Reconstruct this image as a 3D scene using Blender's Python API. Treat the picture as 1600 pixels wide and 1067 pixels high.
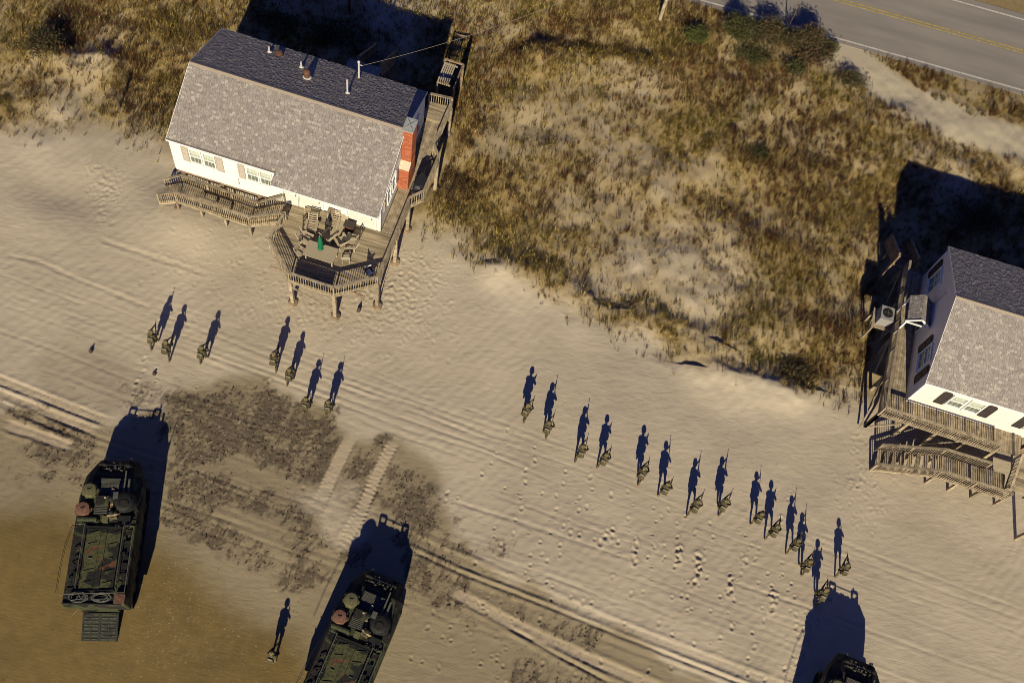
import bpy, bmesh, math, random
import numpy as np
from mathutils import Vector, Matrix, Euler

for o in list(bpy.data.objects):
    bpy.data.objects.remove(o, do_unlink=True)
S = bpy.context.scene
COL = S.collection
rnd = random.Random(7)
NR = np.random.RandomState(11)
PI = math.pi

# ------------------------------------------------------------------ camera
F, TILT, ROLL, CH = 1755.8, 0.4414, 0.2731, 61.977
SUN_AZ, SUN_EL = -0.095, 0.516            # direction the shadows fall (from +y), sun height
fw = np.array([0, math.sin(TILT), -math.cos(TILT)])
up0 = np.array([0, math.cos(TILT), math.sin(TILT)])
rt0 = np.array([1., 0, 0])
RX = rt0 * math.cos(ROLL) + up0 * math.sin(ROLL)
UX = -rt0 * math.sin(ROLL) + up0 * math.cos(ROLL)
cam = bpy.data.cameras.new('camera')
cam.sensor_width = 36.0
cam.lens = F / 1600 * 36
cam.clip_end = 5000
co = bpy.data.objects.new('camera', cam)
COL.objects.link(co)
co.matrix_world = Matrix([[RX[i], UX[i], -fw[i], (0, 0, CH)[i]] for i in range(3)] + [[0, 0, 0, 1]])
S.camera = co


def at(u, v, z=0.0):
    """surveyed point: photo pixel -> world point at height z"""
    d = fw * F + RX * (u - 800) - UX * (v - 533.5)
    s = (z - CH) / d[2]
    return np.array([0, 0, CH]) + s * d


# ------------------------------------------------------------------ light
w = bpy.data.worlds.new('World')
S.world = w
w.use_nodes = True
nt = w.node_tree
bg = nt.nodes['Background']
sky = nt.nodes.new('ShaderNodeTexSky')
sky.sky_type = 'NISHITA'
sky.sun_disc = False
sky.sun_elevation = SUN_EL
sky.sun_rotation = PI - 0.095
sky.ozone_density = 8.0
sky.dust_density = 0.2
hs = nt.nodes.new('ShaderNodeHueSaturation')
hs.inputs['Saturation'].default_value = 1.12
hs.inputs['Hue'].default_value = .53
nt.links.new(sky.outputs[0], hs.inputs['Color'])
nt.links.new(hs.outputs[0], bg.inputs[0])
bg.inputs[1].default_value = 0.05
sl = bpy.data.lights.new('sun', 'SUN')
sl.energy = 5.0
sl.angle = math.radians(0.5)
sl.color = (1.0, 0.89, 0.68)
so = bpy.data.objects.new('sun', sl)
COL.objects.link(so)
so.location = (5, -60, 50)
so.rotation_euler = Vector((math.sin(SUN_AZ) * math.cos(SUN_EL), math.cos(SUN_AZ) * math.cos(SUN_EL), -math.sin(SUN_EL))).to_track_quat('-Z', 'Y').to_euler()
S.view_settings.view_transform = 'Standard'
S.view_settings.look = 'None'
S.view_settings.gamma = 1
S.view_settings.exposure = 0.2
S.render.engine = 'CYCLES'
S.cycles.filter_width = 0.9
S.cycles.max_bounces = 5
S.cycles.diffuse_bounces = 2

# ------------------------------------------------------------------ helpers


class MB:
    def __init__(s):
        s.v, s.f, s.m, s.mi = [], [], [], 0

    def add(s, vs, fs):
        n = len(s.v)
        s.v.extend([tuple(map(float, p)) for p in vs])
        s.f.extend([tuple(i + n for i in f) for f in fs])
        s.m.extend([s.mi] * len(fs))
        return s

    def box(s, c, d, rz=0., M=None):
        cx, cy, cz = c
        hx, hy, hz = d[0] / 2, d[1] / 2, d[2] / 2
        vs = []
        ca, sa = math.cos(rz), math.sin(rz)
        for x, y, z in [(-1, -1, -1), (1, -1, -1), (1, 1, -1), (-1, 1, -1), (-1, -1, 1), (1, -1, 1), (1, 1, 1), (-1, 1, 1)]:
            x, y, z = x * hx, y * hy, z * hz
            p = (cx + x * ca - y * sa, cy + x * sa + y * ca, cz + z)
            vs.append(p if M is None else tuple(M @ Vector(p)))
        return s.add(vs, [(0, 3, 2, 1), (4, 5, 6, 7), (0, 1, 5, 4), (1, 2, 6, 5), (2, 3, 7, 6), (3, 0, 4, 7)])

    def beam(s, p, q, w, h, up=(0, 0, 1)):
        p, q = Vector(p), Vector(q)
        d = (q - p).normalized()
        u = Vector(up)
        if abs(d.dot(u)) > .98:
            u = Vector((0, 1, 0))
        x = d.cross(u).normalized()
        y = x.cross(d).normalized()
        vs = []
        for b in (p, q):
            for i, j in ((-1, -1), (1, -1), (1, 1), (-1, 1)):
                vs.append(b + x * (i * w / 2) + y * (j * h / 2))
        return s.add(vs, [(0, 1, 2, 3)[::-1], (4, 5, 6, 7), (0, 1, 5, 4), (1, 2, 6, 5), (2, 3, 7, 6), (3, 0, 4, 7)])

    def tube(s, p, q, r0, r1=None, n=8):
        r1 = r0 if r1 is None else r1
        p, q = Vector(p), Vector(q)
        d = (q - p).normalized()
        u = Vector((0, 0, 1)) if abs(d.z) < .95 else Vector((1, 0, 0))
        x = d.cross(u).normalized()
        y = x.cross(d)
        vs = [b + (x * math.cos(2 * PI * k / n) + y * math.sin(2 * PI * k / n)) * r for b, r in ((p, r0), (q, r1)) for k in range(n)]
        fs = [(k, (k + 1) % n, n + (k + 1) % n, n + k) for k in range(n)]
        fs += [tuple(range(n))[::-1], tuple(range(n, 2 * n))]
        return s.add(vs, fs)

    def path(s, pts, r, n=6):
        for a, b in zip(pts[:-1], pts[1:]):
            s.tube(a, b, r, r, n)
        return s

    def lathe(s, c, prof, n=16):
        vs = [(c[0] + r * math.cos(2 * PI * k / n), c[1] + r * math.sin(2 * PI * k / n), c[2] + z) for r, z in prof for k in range(n)]
        fs = []
        for i in range(len(prof) - 1):
            for k in range(n):
                fs.append((i * n + k, i * n + (k + 1) % n, (i + 1) * n + (k + 1) % n, (i + 1) * n + k))
        fs.append(tuple(range(n))[::-1])
        fs.append(tuple(range((len(prof) - 1) * n, len(prof) * n)))
        return s.add(vs, fs)

    def prism(s, poly, z0, z1):
        n = len(poly)
        vs = [(x, y, z0) for x, y in poly] + [(x, y, z1) for x, y in poly]
        fs = [tuple(range(n))[::-1], tuple(range(n, 2 * n))] + [(k, (k + 1) % n, n + (k + 1) % n, n + k) for k in range(n)]
        return s.add(vs, fs)

    def extr(s, poly3, d):
        n = len(poly3)
        d = Vector(d)
        vs = [Vector(p) for p in poly3] + [Vector(p) + d for p in poly3]
        fs = [tuple(range(n))[::-1], tuple(range(n, 2 * n))] + [(k, (k + 1) % n, n + (k + 1) % n, n + k) for k in range(n)]
        return s.add(vs, fs)

    def blob(s, c, d, tilt=0., n=10, k=6, e=.55):
        """rounded box (superellipsoid) tilted about x"""
        f = lambda t: math.copysign(abs(t) ** e, t)
        vs = []
        ct, st = math.cos(tilt), math.sin(tilt)
        for i in range(k + 1):
            p = -PI / 2 + PI * i / k
            for j in range(n):
                q = 2 * PI * j / n
                x, y, z = f(math.cos(p)) * f(math.cos(q)) * d[0] / 2, f(math.cos(p)) * f(math.sin(q)) * d[1] / 2, f(math.sin(p)) * d[2] / 2
                vs.append((c[0] + x, c[1] + y * ct + z * st, c[2] - y * st + z * ct))
        fs = [(i * n + j, i * n + (j + 1) % n, (i + 1) * n + (j + 1) % n, (i + 1) * n + j) for i in range(k) for j in range(n)]
        return s.add(vs, fs)

    def mesh(s, name, mats, smooth=False):
        me = bpy.data.meshes.new(name)
        me.from_pydata(s.v, [], s.f)
        mats = mats if isinstance(mats, (list, tuple)) else [mats]
        for m in mats:
            me.materials.append(m)
        if len(mats) > 1:
            me.polygons.foreach_set('material_index', s.m)
        bm = bmesh.new()
        bm.from_mesh(me)
        bmesh.ops.recalc_face_normals(bm, faces=bm.faces)
        bm.to_mesh(me)
        bm.free()
        if smooth:
            me.polygons.foreach_set('use_smooth', [True] * len(me.polygons))
        me.update()
        return me


def link(name, data, parent=None, loc=(0, 0, 0), rot=(0, 0, 0), scale=(1, 1, 1)):
    o = bpy.data.objects.new(name, data)
    COL.objects.link(o)
    o.parent = parent
    o.location = loc
    o.rotation_euler = rot
    o.scale = scale
    return o


def part(name, mb, mat, parent, smooth=False, **k):
    return link(name, mb.mesh(name, mat, smooth), parent, **k)


def tag(o, label=None, cat=None, group=None, kind=None):
    if label:
        o['label'] = label
    if cat:
        o['category'] = cat
    if group:
        o['group'] = group
    if kind:
        o['kind'] = kind
    return o


def thing(name, label, cat, loc=(0, 0, 0), rz=0., group=None):
    o = link(name, None, None, loc, (0, 0, rz))
    o.empty_display_size = .3
    return tag(o, label, cat, group)


def copy_tree(o, parent=None):
    c = o.copy()
    COL.objects.link(c)
    c.parent = parent
    for ch in list(o.children):
        copy_tree(ch, c)
    return c


def piece(name, mesh, parent, p, q, w, h, up=(0, 0, 1)):
    """a board/bar between two points as an object sharing the unit-cube mesh"""
    p, q = Vector(p), Vector(q)
    d = q - p
    L = d.length
    x = d.normalized()
    u = Vector(up)
    if abs(x.dot(u)) > .98:
        u = Vector((0, 1, 0))
    y = u.cross(x).normalized()
    z = x.cross(y)
    M = Matrix((x, y, z)).transposed().to_4x4()
    o = link(name, mesh, parent)
    o.matrix_local = Matrix.Translation((p + q) / 2) @ M @ Matrix.Diagonal((L, w, h, 1))
    return o


# ------------------------------------------------------------------ materials


def mat(name, col, rough=.8, var=.15, scale=4., col2=None, bump=0., bscale=60., metal=0., rand=0., stretch=None, detail=4, spec=.3):
    m = bpy.data.materials.new(name)
    m.use_nodes = True
    n, l = m.node_tree.nodes, m.node_tree.links
    b = n['Principled BSDF']
    b.inputs['Roughness'].default_value = rough
    b.inputs['Metallic'].default_value = metal
    b.inputs['Specular IOR Level'].default_value = spec
    tc = n.new('ShaderNodeTexCoord')
    src = tc.outputs['Object']
    if stretch:
        ge = n.new('ShaderNodeNewGeometry')
        mp = n.new('ShaderNodeMapping')
        mp.inputs['Scale'].default_value = stretch
        l.new(ge.outputs['Position'], mp.inputs[0])
        src = mp.outputs[0]
    nz = n.new('ShaderNodeTexNoise')
    nz.inputs['Scale'].default_value = scale
    nz.inputs['Detail'].default_value = detail
    l.new(src, nz.inputs['Vector'])
    rp = n.new('ShaderNodeValToRGB')
    rp.color_ramp.elements[0].position = .3
    rp.color_ramp.elements[1].position = .7
    a = tuple(max(0, c * (1 - var)) for c in col)
    c2 = tuple(min(1, c * (1 + var)) for c in (col2 or col))
    rp.color_ramp.elements[0].color = (*a, 1)
    rp.color_ramp.elements[1].color = (*c2, 1)
    l.new(nz.outputs['Fac'], rp.inputs[0])
    out = rp.outputs[0]
    if rand:
        oi = n.new('ShaderNodeObjectInfo')
        mr = n.new('ShaderNodeMapRange')
        mr.inputs['To Min'].default_value = 1 - rand
        mr.inputs['To Max'].default_value = 1 + rand
        l.new(oi.outputs['Random'], mr.inputs[0])
        mx = n.new('ShaderNodeVectorMath')
        mx.operation = 'SCALE'
        l.new(out, mx.inputs[0])
        l.new(mr.outputs[0], mx.inputs['Scale'])
        out = mx.outputs[0]
    l.new(out, b.inputs['Base Color'])
    if bump:
        n2 = n.new('ShaderNodeTexNoise')
        n2.inputs['Scale'].default_value = bscale
        n2.inputs['Detail'].default_value = 3
        l.new(src, n2.inputs['Vector'])
        bp = n.new('ShaderNodeBump')
        bp.inputs['Strength'].default_value = bump
        bp.inputs['Distance'].default_value = .02
        l.new(n2.outputs['Fac'], bp.inputs['Height'])
        l.new(bp.outputs[0], b.inputs['Normal'])
    return m


def attr_mat(name, attr, rough=.85, noise=.25, nscale=40., bump=.0, bscale=30., transl=0., spec=.2):
    m = bpy.data.materials.new(name)
    m.use_nodes = True
    n, l = m.node_tree.nodes, m.node_tree.links
    b = n['Principled BSDF']
    b.inputs['Roughness'].default_value = rough
    b.inputs['Specular IOR Level'].default_value = spec
    a = n.new('ShaderNodeAttribute')
    a.attribute_name = attr
    tc = n.new('ShaderNodeNewGeometry')
    nz = n.new('ShaderNodeTexNoise')
    nz.inputs['Scale'].default_value = nscale
    nz.inputs['Detail'].default_value = 4
    l.new(tc.outputs['Position'], nz.inputs['Vector'])
    mr = n.new('ShaderNodeMapRange')
    mr.inputs['From Min'].default_value = .3
    mr.inputs['From Max'].default_value = .7
    mr.inputs['To Min'].default_value = 1 - noise
    mr.inputs['To Max'].default_value = 1 + noise
    l.new(nz.outputs['Fac'], mr.inputs[0])
    mx = n.new('ShaderNodeVectorMath')
    mx.operation = 'SCALE'
    l.new(a.outputs['Color'], mx.inputs[0])
    l.new(mr.outputs[0], mx.inputs['Scale'])
    l.new(mx.outputs[0], b.inputs['Base Color'])
    if bump:
        n2 = n.new('ShaderNodeTexNoise')
        n2.inputs['Scale'].default_value = bscale
        n2.inputs['Detail'].default_value = 5
        l.new(tc.outputs['Position'], n2.inputs['Vector'])
        bp = n.new('ShaderNodeBump')
        bp.inputs['Strength'].default_value = bump
        bp.inputs['Distance'].default_value = .03
        l.new(n2.outputs['Fac'], bp.inputs['Height'])
        l.new(bp.outputs[0], b.inputs['Normal'])
    return m


def camo_mat(name, cols, scale, rough=.8, seed=0., last=.53, centre=None):
    m = bpy.data.materials.new(name)
    m.use_nodes = True
    n, l = m.node_tree.nodes, m.node_tree.links
    b = n['Principled BSDF']
    b.inputs['Roughness'].default_value = rough
    b.inputs['Specular IOR Level'].default_value = .25
    tc = n.new('ShaderNodeTexCoord')
    mp = n.new('ShaderNodeMapping')
    mp.inputs['Location'].default_value = (seed, seed * 2, seed * .7)
    l.new(tc.outputs['Object'], mp.inputs[0])
    prev = None
    for i, c in enumerate(cols):
        if i == 0:
            rgb = n.new('ShaderNodeRGB')
            rgb.outputs[0].default_value = (*c, 1)
            prev = rgb.outputs[0]
            continue
        nz = n.new('ShaderNodeTexNoise')
        nz.noise_dimensions = '4D'
        nz.inputs['W'].default_value = i * 7.3 + seed
        nz.inputs['Scale'].default_value = scale
        nz.inputs['Detail'].default_value = 1.5
        l.new(mp.outputs[0], nz.inputs['Vector'])
        mr = n.new('ShaderNodeMapRange')
        fac = nz.outputs['Fac']
        if centre and i == len(cols) - 1:
            ds = n.new('ShaderNodeVectorMath')
            ds.operation = 'DISTANCE'
            l.new(tc.outputs['Object'], ds.inputs[0])
            ds.inputs[1].default_value = centre
            ml = n.new('ShaderNodeMath')
            ml.operation = 'MULTIPLY_ADD'
            l.new(ds.outputs['Value'], ml.inputs[0])
            ml.inputs[1].default_value = -.22
            l.new(fac, ml.inputs[2])
            fac = ml.outputs[0]
        mr.inputs['From Min'].default_value = last if i == len(cols) - 1 else .53
        mr.inputs['From Max'].default_value = (last if i == len(cols) - 1 else .53) + .03
        l.new(fac, mr.inputs[0])
        mx = n.new('ShaderNodeMix')
        mx.data_type = 'RGBA'
        l.new(mr.outputs[0], mx.inputs['Factor'])
        l.new(prev, mx.inputs['A'])
        mx.inputs['B'].default_value = (*c, 1)
        prev = mx.outputs['Result']
    # dust and wear
    nz = n.new('ShaderNodeTexNoise')
    nz.inputs['Scale'].default_value = scale * 6
    nz.inputs['Detail'].default_value = 6
    l.new(mp.outputs[0], nz.inputs['Vector'])
    mr = n.new('ShaderNodeMapRange')
    mr.inputs['From Min'].default_value = .35
    mr.inputs['From Max'].default_value = .75
    mr.inputs['To Min'].default_value = .65
    mr.inputs['To Max'].default_value = 1.5
    l.new(nz.outputs['Fac'], mr.inputs[0])
    sc = n.new('ShaderNodeVectorMath')
    sc.operation = 'SCALE'
    l.new(prev, sc.inputs[0])
    l.new(mr.outputs[0], sc.inputs['Scale'])
    l.new(sc.outputs[0], b.inputs['Base Color'])
    return m


WOOD = mat('weathered_timber', (.27, .215, .135), .85, .3, 1.2, (.32, .26, .17), .3, 40, rand=.28, stretch=(2.5, 2.5, 2.5))
WOODX = mat('weathered_board_grain', (.26, .205, .125), .85, .32, 2.0, (.34, .275, .175), .25, 40, rand=.25, stretch=(.35, 6, 6))
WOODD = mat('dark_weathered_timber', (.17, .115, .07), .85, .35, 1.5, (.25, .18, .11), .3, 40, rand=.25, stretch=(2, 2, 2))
WHITE = mat('white_siding', (.80, .78, .68), .6, .04, 3.)
WHITE2 = mat('off_white_siding', (.72, .66, .58), .6, .05, 3.)
TRIM = mat('white_trim', (.78, .76, .70), .55, .05, 3.)
SHUT1 = mat('light_grey_shutter', (.45, .39, .31), .7, .06, 3.)
SHUT2 = mat('dark_brown_shutter', (.045, .034, .03), .6, .1, 3.)
GLASSU = mat('window_pane_blind_and_sky', (.36, .42, .30), .12, .25, 2.2, spec=.5)  # pale green base colour stands for sky reflected over a light blind
GLASSD = mat('window_pane_with_screen', (.13, .15, .11), .25, .3, 2.2, spec=.5)
DARK = mat('dark_interior', (.015, .014, .013), .9)
BLACK = mat('black_cover', (.022, .022, .026), .55, .3, 8., bump=.3, bscale=9)
SHING = attr_mat('roof_shingles', 'tint', .95, .22, 30., .15, 60)
ROOFB = mat('roof_underlay', (.12, .10, .085), .9)
BRICK = attr_mat('red_brick', 'tint', .9, .2, 60.)
MORT = mat('mortar', (.34, .27, .2), .95, .1, 30.)
CAPM = mat('cement_cap', (.33, .34, .31), .85, .15, 6.)
METALG = mat('galvanised_metal', (.42, .42, .40), .5, .15, 12., metal=.3)
PIPEW = mat('white_plastic_pipe', (.52, .50, .45), .5, .05)
BRONZE = mat('rusty_metal', (.12, .06, .035), .7, .4, 9.)
GREEN = mat('green_canvas', (.008, .14, .06), .8, .3, 8.)
CHAIRM = mat('sun_bleached_chair_timber', (.40, .33, .22), .8, .2, 9., rand=.15)
TABLEM = mat('tan_table_top', (.36, .30, .195), .7, .1, 5.)
ACM = mat('grey_metal_casing', (.27, .26, .24), .5, .06, 4.)
CAMOV = camo_mat('vehicle_camouflage', [(.046, .052, .022), (.010, .011, .009), (.020, .017, .013)], 1.0, .75)
CAMOR = camo_mat('vehicle_camouflage_with_red_brown', [(.060, .062, .024), (.014, .015, .011), (.110, .042, .022)], 1.1, .75, 5., .36, (-.05, -1.75, 2.5))
VDARK = mat('vehicle_dark_fittings', (.012, .013, .011), .7, .5, 9.)
VGREY = mat('vehicle_grille_metal', (.085, .082, .062), .6, .3, 14., rand=.1)
VGREEN = mat('vehicle_olive_lid', (.105, .098, .045), .6, .3, 10.)
VRUST = mat('vehicle_rust_lid', (.15, .075, .045), .7, .35, 9.)
TRACK = mat('track_rubber_and_steel', (.03, .024, .02), .8, .4, 20.)
ROPE = mat('pale_rope', (.10, .10, .085), .9, .3, 40.)
UNIF = camo_mat('camouflage_uniform', [(.100, .083, .038), (.040, .042, .018), (.165, .130, .066), (.030, .022, .013)], 7.0, .9)
HELM = camo_mat('helmet_cover', [(.16, .132, .06), (.07, .066, .03), (.21, .17, .09)], 9.0, .9)
VEST = camo_mat('body_armour', [(.085, .070, .034), (.045, .042, .020), (.13, .105, .055)], 9.0, .9)
SKIN = mat('skin', (.36, .21, .14), .6, .08)
BOOT = mat('suede_boot', (.16, .11, .06), .9, .15)
STRAP = mat('pale_webbing', (.38, .34, .23), .8, .1)
GUN = mat('black_gunmetal', (.012, .012, .013), .5, .2, metal=.2)
TANCREW = mat('tan_fabric', (.26, .19, .105), .9, .3, 8.)
LEAF = attr_mat('shrub_leaf', 'tint', .7, .2, 20.)
BARK = mat('bark', (.075, .055, .04), .9, .3, 12.)
GRASS = attr_mat('grass_blade', 'tint', .8, .2, 8.)
DEBRIS = attr_mat('beach_debris', 'tint', .9, .2, 30.)

UNIT = {}


def unit(m):
    if m.name not in UNIT:
        b = MB().box((0, 0, 0), (1, 1, 1))
        UNIT[m.name] = b.mesh('timber_piece', m)
    return UNIT[m.name]


# ------------------------------------------------------------------ noise


def vnoise(x, y, seed=0):
    xi, yi = np.floor(x).astype(np.int64), np.floor(y).astype(np.int64)
    fx, fy = x - xi, y - yi
    fx, fy = fx * fx * (3 - 2 * fx), fy * fy * (3 - 2 * fy)

    def h(a, b):
        n = (a * 374761393 + b * 668265263 + seed * 974711) & 0xffffffff
        n = ((n ^ (n >> 13)) * 1274126177) & 0xffffffff
        return ((n ^ (n >> 16)) & 0xffff) / 65535.
    return (h(xi, yi) * (1 - fx) + h(xi + 1, yi) * fx) * (1 - fy) + (h(xi, yi + 1) * (1 - fx) + h(xi + 1, yi + 1) * fx) * fy


def fbm(x, y, o=4, seed=0):
    a, t, s = 0, 0, 1.
    for i in range(o):
        a = a + s * vnoise(x, y, seed + i * 17)
        t += s
        s *= .5
        x, y = x * 2.03 + 11.3, y * 2.03 + 5.7
    return a / t


def sstep(a, b, x):
    t = np.clip((x - a) / (b - a), 0, 1)
    return t * t * (3 - 2 * t)


def pline(pts):
    return [at(*p)[:2] for p in pts]


def seg_dist(X, Y, pts):
    """distance to a polyline, signed side, and run along it"""
    best = np.full(X.shape, 1e9)
    side = np.zeros(X.shape)
    run = np.zeros(X.shape)
    acc = 0.
    for (ax, ay), (bx, by) in zip(pts[:-1], pts[1:]):
        dx, dy = bx - ax, by - ay
        L = math.hypot(dx, dy)
        t = np.clip(((X - ax) * dx + (Y - ay) * dy) / L ** 2, 0, 1)
        d = np.hypot(X - ax - t * dx, Y - ay - t * dy)
        sd = ((X - ax) * dy - (Y - ay) * dx) / L
        k = d < best
        best = np.where(k, d, best)
        side = np.where(k, sd, side)
        run = np.where(k, acc + t * L, run)
        acc += L
    return best, side, run


def inpoly(X, Y, poly):
    c = np.zeros(X.shape, bool)
    n = len(poly)
    for i in range(n):
        x1, y1 = poly[i]
        x2, y2 = poly[i - 1]
        k = ((y1 > Y) != (y2 > Y)) & (X < (x2 - x1) * (Y - y1) / (y2 - y1 + 1e-12) + x1)
        c ^= k
    return c


# dune line: sand seaward of it, grass landward
DLX = [-60, -38, -34, -31.8, -29.5, -25.7, -22, -9, -7.8, -6, -2.5, 1.8, 5.8, 11.6, 15.2, 20, 22, 40]
DLY = [32.5, 32.5, 32.7, 33.2, 34.9, 34.5, 34, 33.2, 33.9, 33.4, 32.8, 31.8, 30.6, 30.2, 30.3, 30.6, 31, 31.5]
H1O, H1A = (-22.092, 37.078), -0.0333
H2O, H2A = (23.844, 35.841), -0.028


def loc1(X, Y):
    dx, dy = X - H1O[0], Y - H1O[1]
    c, s = math.cos(H1A), math.sin(H1A)
    return dx * c + dy * s, -dx * s + dy * c


def loc2(X, Y):
    dx, dy = X - H2O[0], Y - H2O[1]
    c, s = math.cos(H2A), math.sin(H2A)
    return dx * c + dy * s, -dx * s + dy * c


DRIVE = [at(1292, 72)[:2], at(1350, 110)[:2], at(1420, 160)[:2], at(1500, 196)[:2], at(1600, 228)[:2], at(1750, 280)[:2]]


def dune_d(X, Y):
    return Y - np.interp(X, DLX, DLY) + (fbm(X * .5, Y * .5, 3, 5) - .5) * 2.4


def base_height(X, Y):
    h = (fbm(X * .12, Y * .12, 3, 1) - .5) * .5
    h = h * sstep(59, 54, Y) * .8
    d = Y - np.interp(X, DLX, DLY)
    land = sstep(-2, 4, d) * sstep(58.5, 53, Y)
    h = h + land * ((fbm(X * .3, Y * .3, 3, 3) - .45) * 1.1)
    # ridges with steep landward faces
    for pts, hh in (([(790, 418), (870, 430), (905, 452)], .42), ([(985, 487), (1040, 500), (1100, 527)], .42), ([(1110, 580), (1180, 598), (1240, 606)], .48), ([(70, 85), (120, 100), (160, 97)], .7), ([(830, 85), (930, 95), (1000, 100)], .5), ([(1140, 60), (1200, 75), (1250, 85)], .3)):
        P = pline(pts)
        dd, sd, _ = seg_dist(X, Y, P)
        a = np.where(sd > 0, np.exp(-(dd / 1.5) ** 2), np.exp(-(dd / .7) ** 2))
        h = h + hh * a * (.7 + .6 * fbm(X * 1.1, Y * 1.1, 2, 8))
    # sand banked under the timber stairs
    h = h + .45 * np.exp(-(((X + 21) / 3.2) ** 2 + ((Y - 31.5) / 2.) ** 2))
    # blown hollow at left
    h = h - .35 * np.exp(-(((X + 29) / 3.) ** 2 + ((Y - 31) / 1.6) ** 2))
    lx, ly = loc1(X, Y)
    return h


# ------------------------------------------------------------------ ground
def axis(a, b, st, out, n):
    core = np.arange(a, b + 1e-6, st)
    g = st * np.cumsum(1.28 ** np.arange(1, n))
    g = g[g < out]
    return np.concatenate([(a - g)[::-1], core, b + g])


gx = axis(-41, 35, .072, 900, 60)
ya = np.arange(1.5, 33.5, .066)
yb = np.arange(33.5, 72, .2)
g = .2 * np.cumsum(1.28 ** np.arange(1, 40))
g = g[g < 1200]
gy = np.concatenate([(1.5 - g)[::-1], ya, yb, 72 + g])
X, Y = np.meshgrid(gx, gy)
far = np.maximum(np.maximum(-41 - X, X - 35), np.maximum(1 - Y, Y - 72))
nearf = sstep(12, 0, far)
H = base_height(X, Y) * nearf
dd0 = dune_d(X, Y)
beach = sstep(1.5, -.5, dd0)
onb = (beach > .01) & (nearf > .5)

# colours
C = np.zeros(X.shape + (3,))
DRY = np.array([.440, .373, .264])
C[:] = DRY
tone = fbm(X * .35, Y * .35, 4, 21)
C *= (1 + (tone - .5) * .28)[..., None]


FULL = (slice(None), slice(None))


def blend(mask, col, W=FULL):
    C[W] = C[W] * (1 - mask[..., None]) + np.array(col) * mask[..., None]


def window(P, mg=3.):
    xs_, ys_ = [p[0] for p in P], [p[1] for p in P]
    i0, i1 = np.searchsorted(gx, [min(xs_) - mg, max(xs_) + mg])
    j0, j1 = np.searchsorted(gy, [min(ys_) - mg, max(ys_) + mg])
    return (slice(j0, j1), slice(i0, i1))


def softpoly(pts, soft=1.0, nz=1.6, seed=0, sc=.6):
    """soft ragged mask of a polygon surveyed in the photo, with its grid window"""
    P = pline(pts)
    W = window(P)
    x, y = X[W], Y[W]
    ins = inpoly(x, y, P)
    d, _, _ = seg_dist(x, y, P + [P[0]])
    sd = np.where(ins, d, -d) + (fbm(x * sc, y * sc, 4, seed) - .5) * nz
    return W, sstep(-soft, soft, sd) * onb[W]


# damp olive sand of the mid beach, brown wet sand nearer the water
W, damp = softpoly([(-80, 640), (60, 640), (160, 672), (250, 640), (280, 602), (400, 590), (520, 635), (545, 692), (615, 690), (690, 745), (708, 845), (780, 890), (900, 960), (1010, 1010), (1100, 1067), (1150, 1180), (-80, 1180)], .5, 1.5, 31)
blend(damp * .88, (.248, .200, .116), W)
W, damp2 = softpoly([(50, 560), (150, 540), (230, 590), (240, 640), (160, 660), (60, 610)], .8, 2., 32)
blend(damp2 * .45, (.22, .18, .12), W)
wet = np.zeros(X.shape)
W, m = softpoly([(-80, 800), (120, 798), (215, 840), (280, 870), (360, 940), (460, 990), (510, 1067), (520, 1180), (-80, 1180)], 1.3, 1.6, 33)
wet[W] = m
blend(wet, np.array([.168, .118, .042]))
C *= (1 + wet * (fbm(X * 2.2, Y * 2.2, 4, 77) - .5) * .35)[..., None]
# wrack: dark brown seaweed film in ragged streaks
wr = np.zeros(X.shape)
for i, (pts, a) in enumerate([
    ([(285, 612), (400, 600), (515, 645), (540, 690), (515, 760), (440, 748), (380, 720), (258, 735), (255, 645)], 1.0),
    ([(250, 735), (330, 735), (420, 770), (500, 800), (570, 850), (560, 890), (480, 860), (420, 815), (330, 790), (270, 770)], .85),
    ([(250, 775), (300, 790), (400, 850), (520, 900), (480, 930), (380, 880), (260, 820)], .7),
    ([(560, 700), (610, 690), (590, 760), (550, 800), (525, 770)], 1.),
    ([(615, 730), (660, 740), (700, 790), (700, 840), (640, 845), (600, 790)], .75),
    ([(640, 850), (700, 880), (760, 940), (720, 970), (660, 930), (640, 900)], .75),
    ([(700, 840), (800, 850), (770, 880), (720, 880)], .5),
    ([(760, 930), (850, 950), (930, 990), (920, 1010), (840, 990)], .45),
    ([(800, 1030), (860, 1040), (930, 1067), (860, 1100), (810, 1067)], .9),
    ([(0, 625), (80, 650), (140, 690), (90, 690), (30, 670)], .7),
    ([(40, 690), (100, 690), (150, 720), (90, 725)], .7),
    ([(0, 720), (30, 730), (90, 745), (30, 755)], .5),
    ([(110, 735), (160, 735), (150, 765), (110, 760)], .5),
    ([(180, 600), (280, 585), (300, 640), (200, 640)], .35),
]):
    W, m = softpoly(pts, .8, 2.4, 40 + i, .9)
    wr[W] = np.maximum(wr[W], a * m)
ca, sa = math.cos(.3), math.sin(.3)
st1 = fbm((X * ca - Y * sa) * 5.5, (X * sa + Y * ca) * 1.6, 4, 61)
st2 = fbm(X * 9, Y * 9, 3, 62)
blend(sstep(.15, .8, wr) * .40, (.19, .150, .088))
st3 = fbm(X * 1.1, Y * 1.1, 3, 63)
st4 = fbm((X * ca - Y * sa) * 16, (X * sa + Y * ca) * 6, 2, 64)
wm = sstep(.1, .45, wr) * sstep(.475, .60, .34 * st1 + .20 * st2 + .30 * st3 + .20 * st4 + .10 * wr - .04)
blend(np.clip(wm, 0, 1) * .82, (.098, .076, .050))
bits = (vnoise(X * 14, Y * 14, 90) > .90) & (wr > .35)
blend(bits * .5 * wr, (.36, .29, .2))
H += wr * (st2 - .5) * .07 * onb
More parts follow.
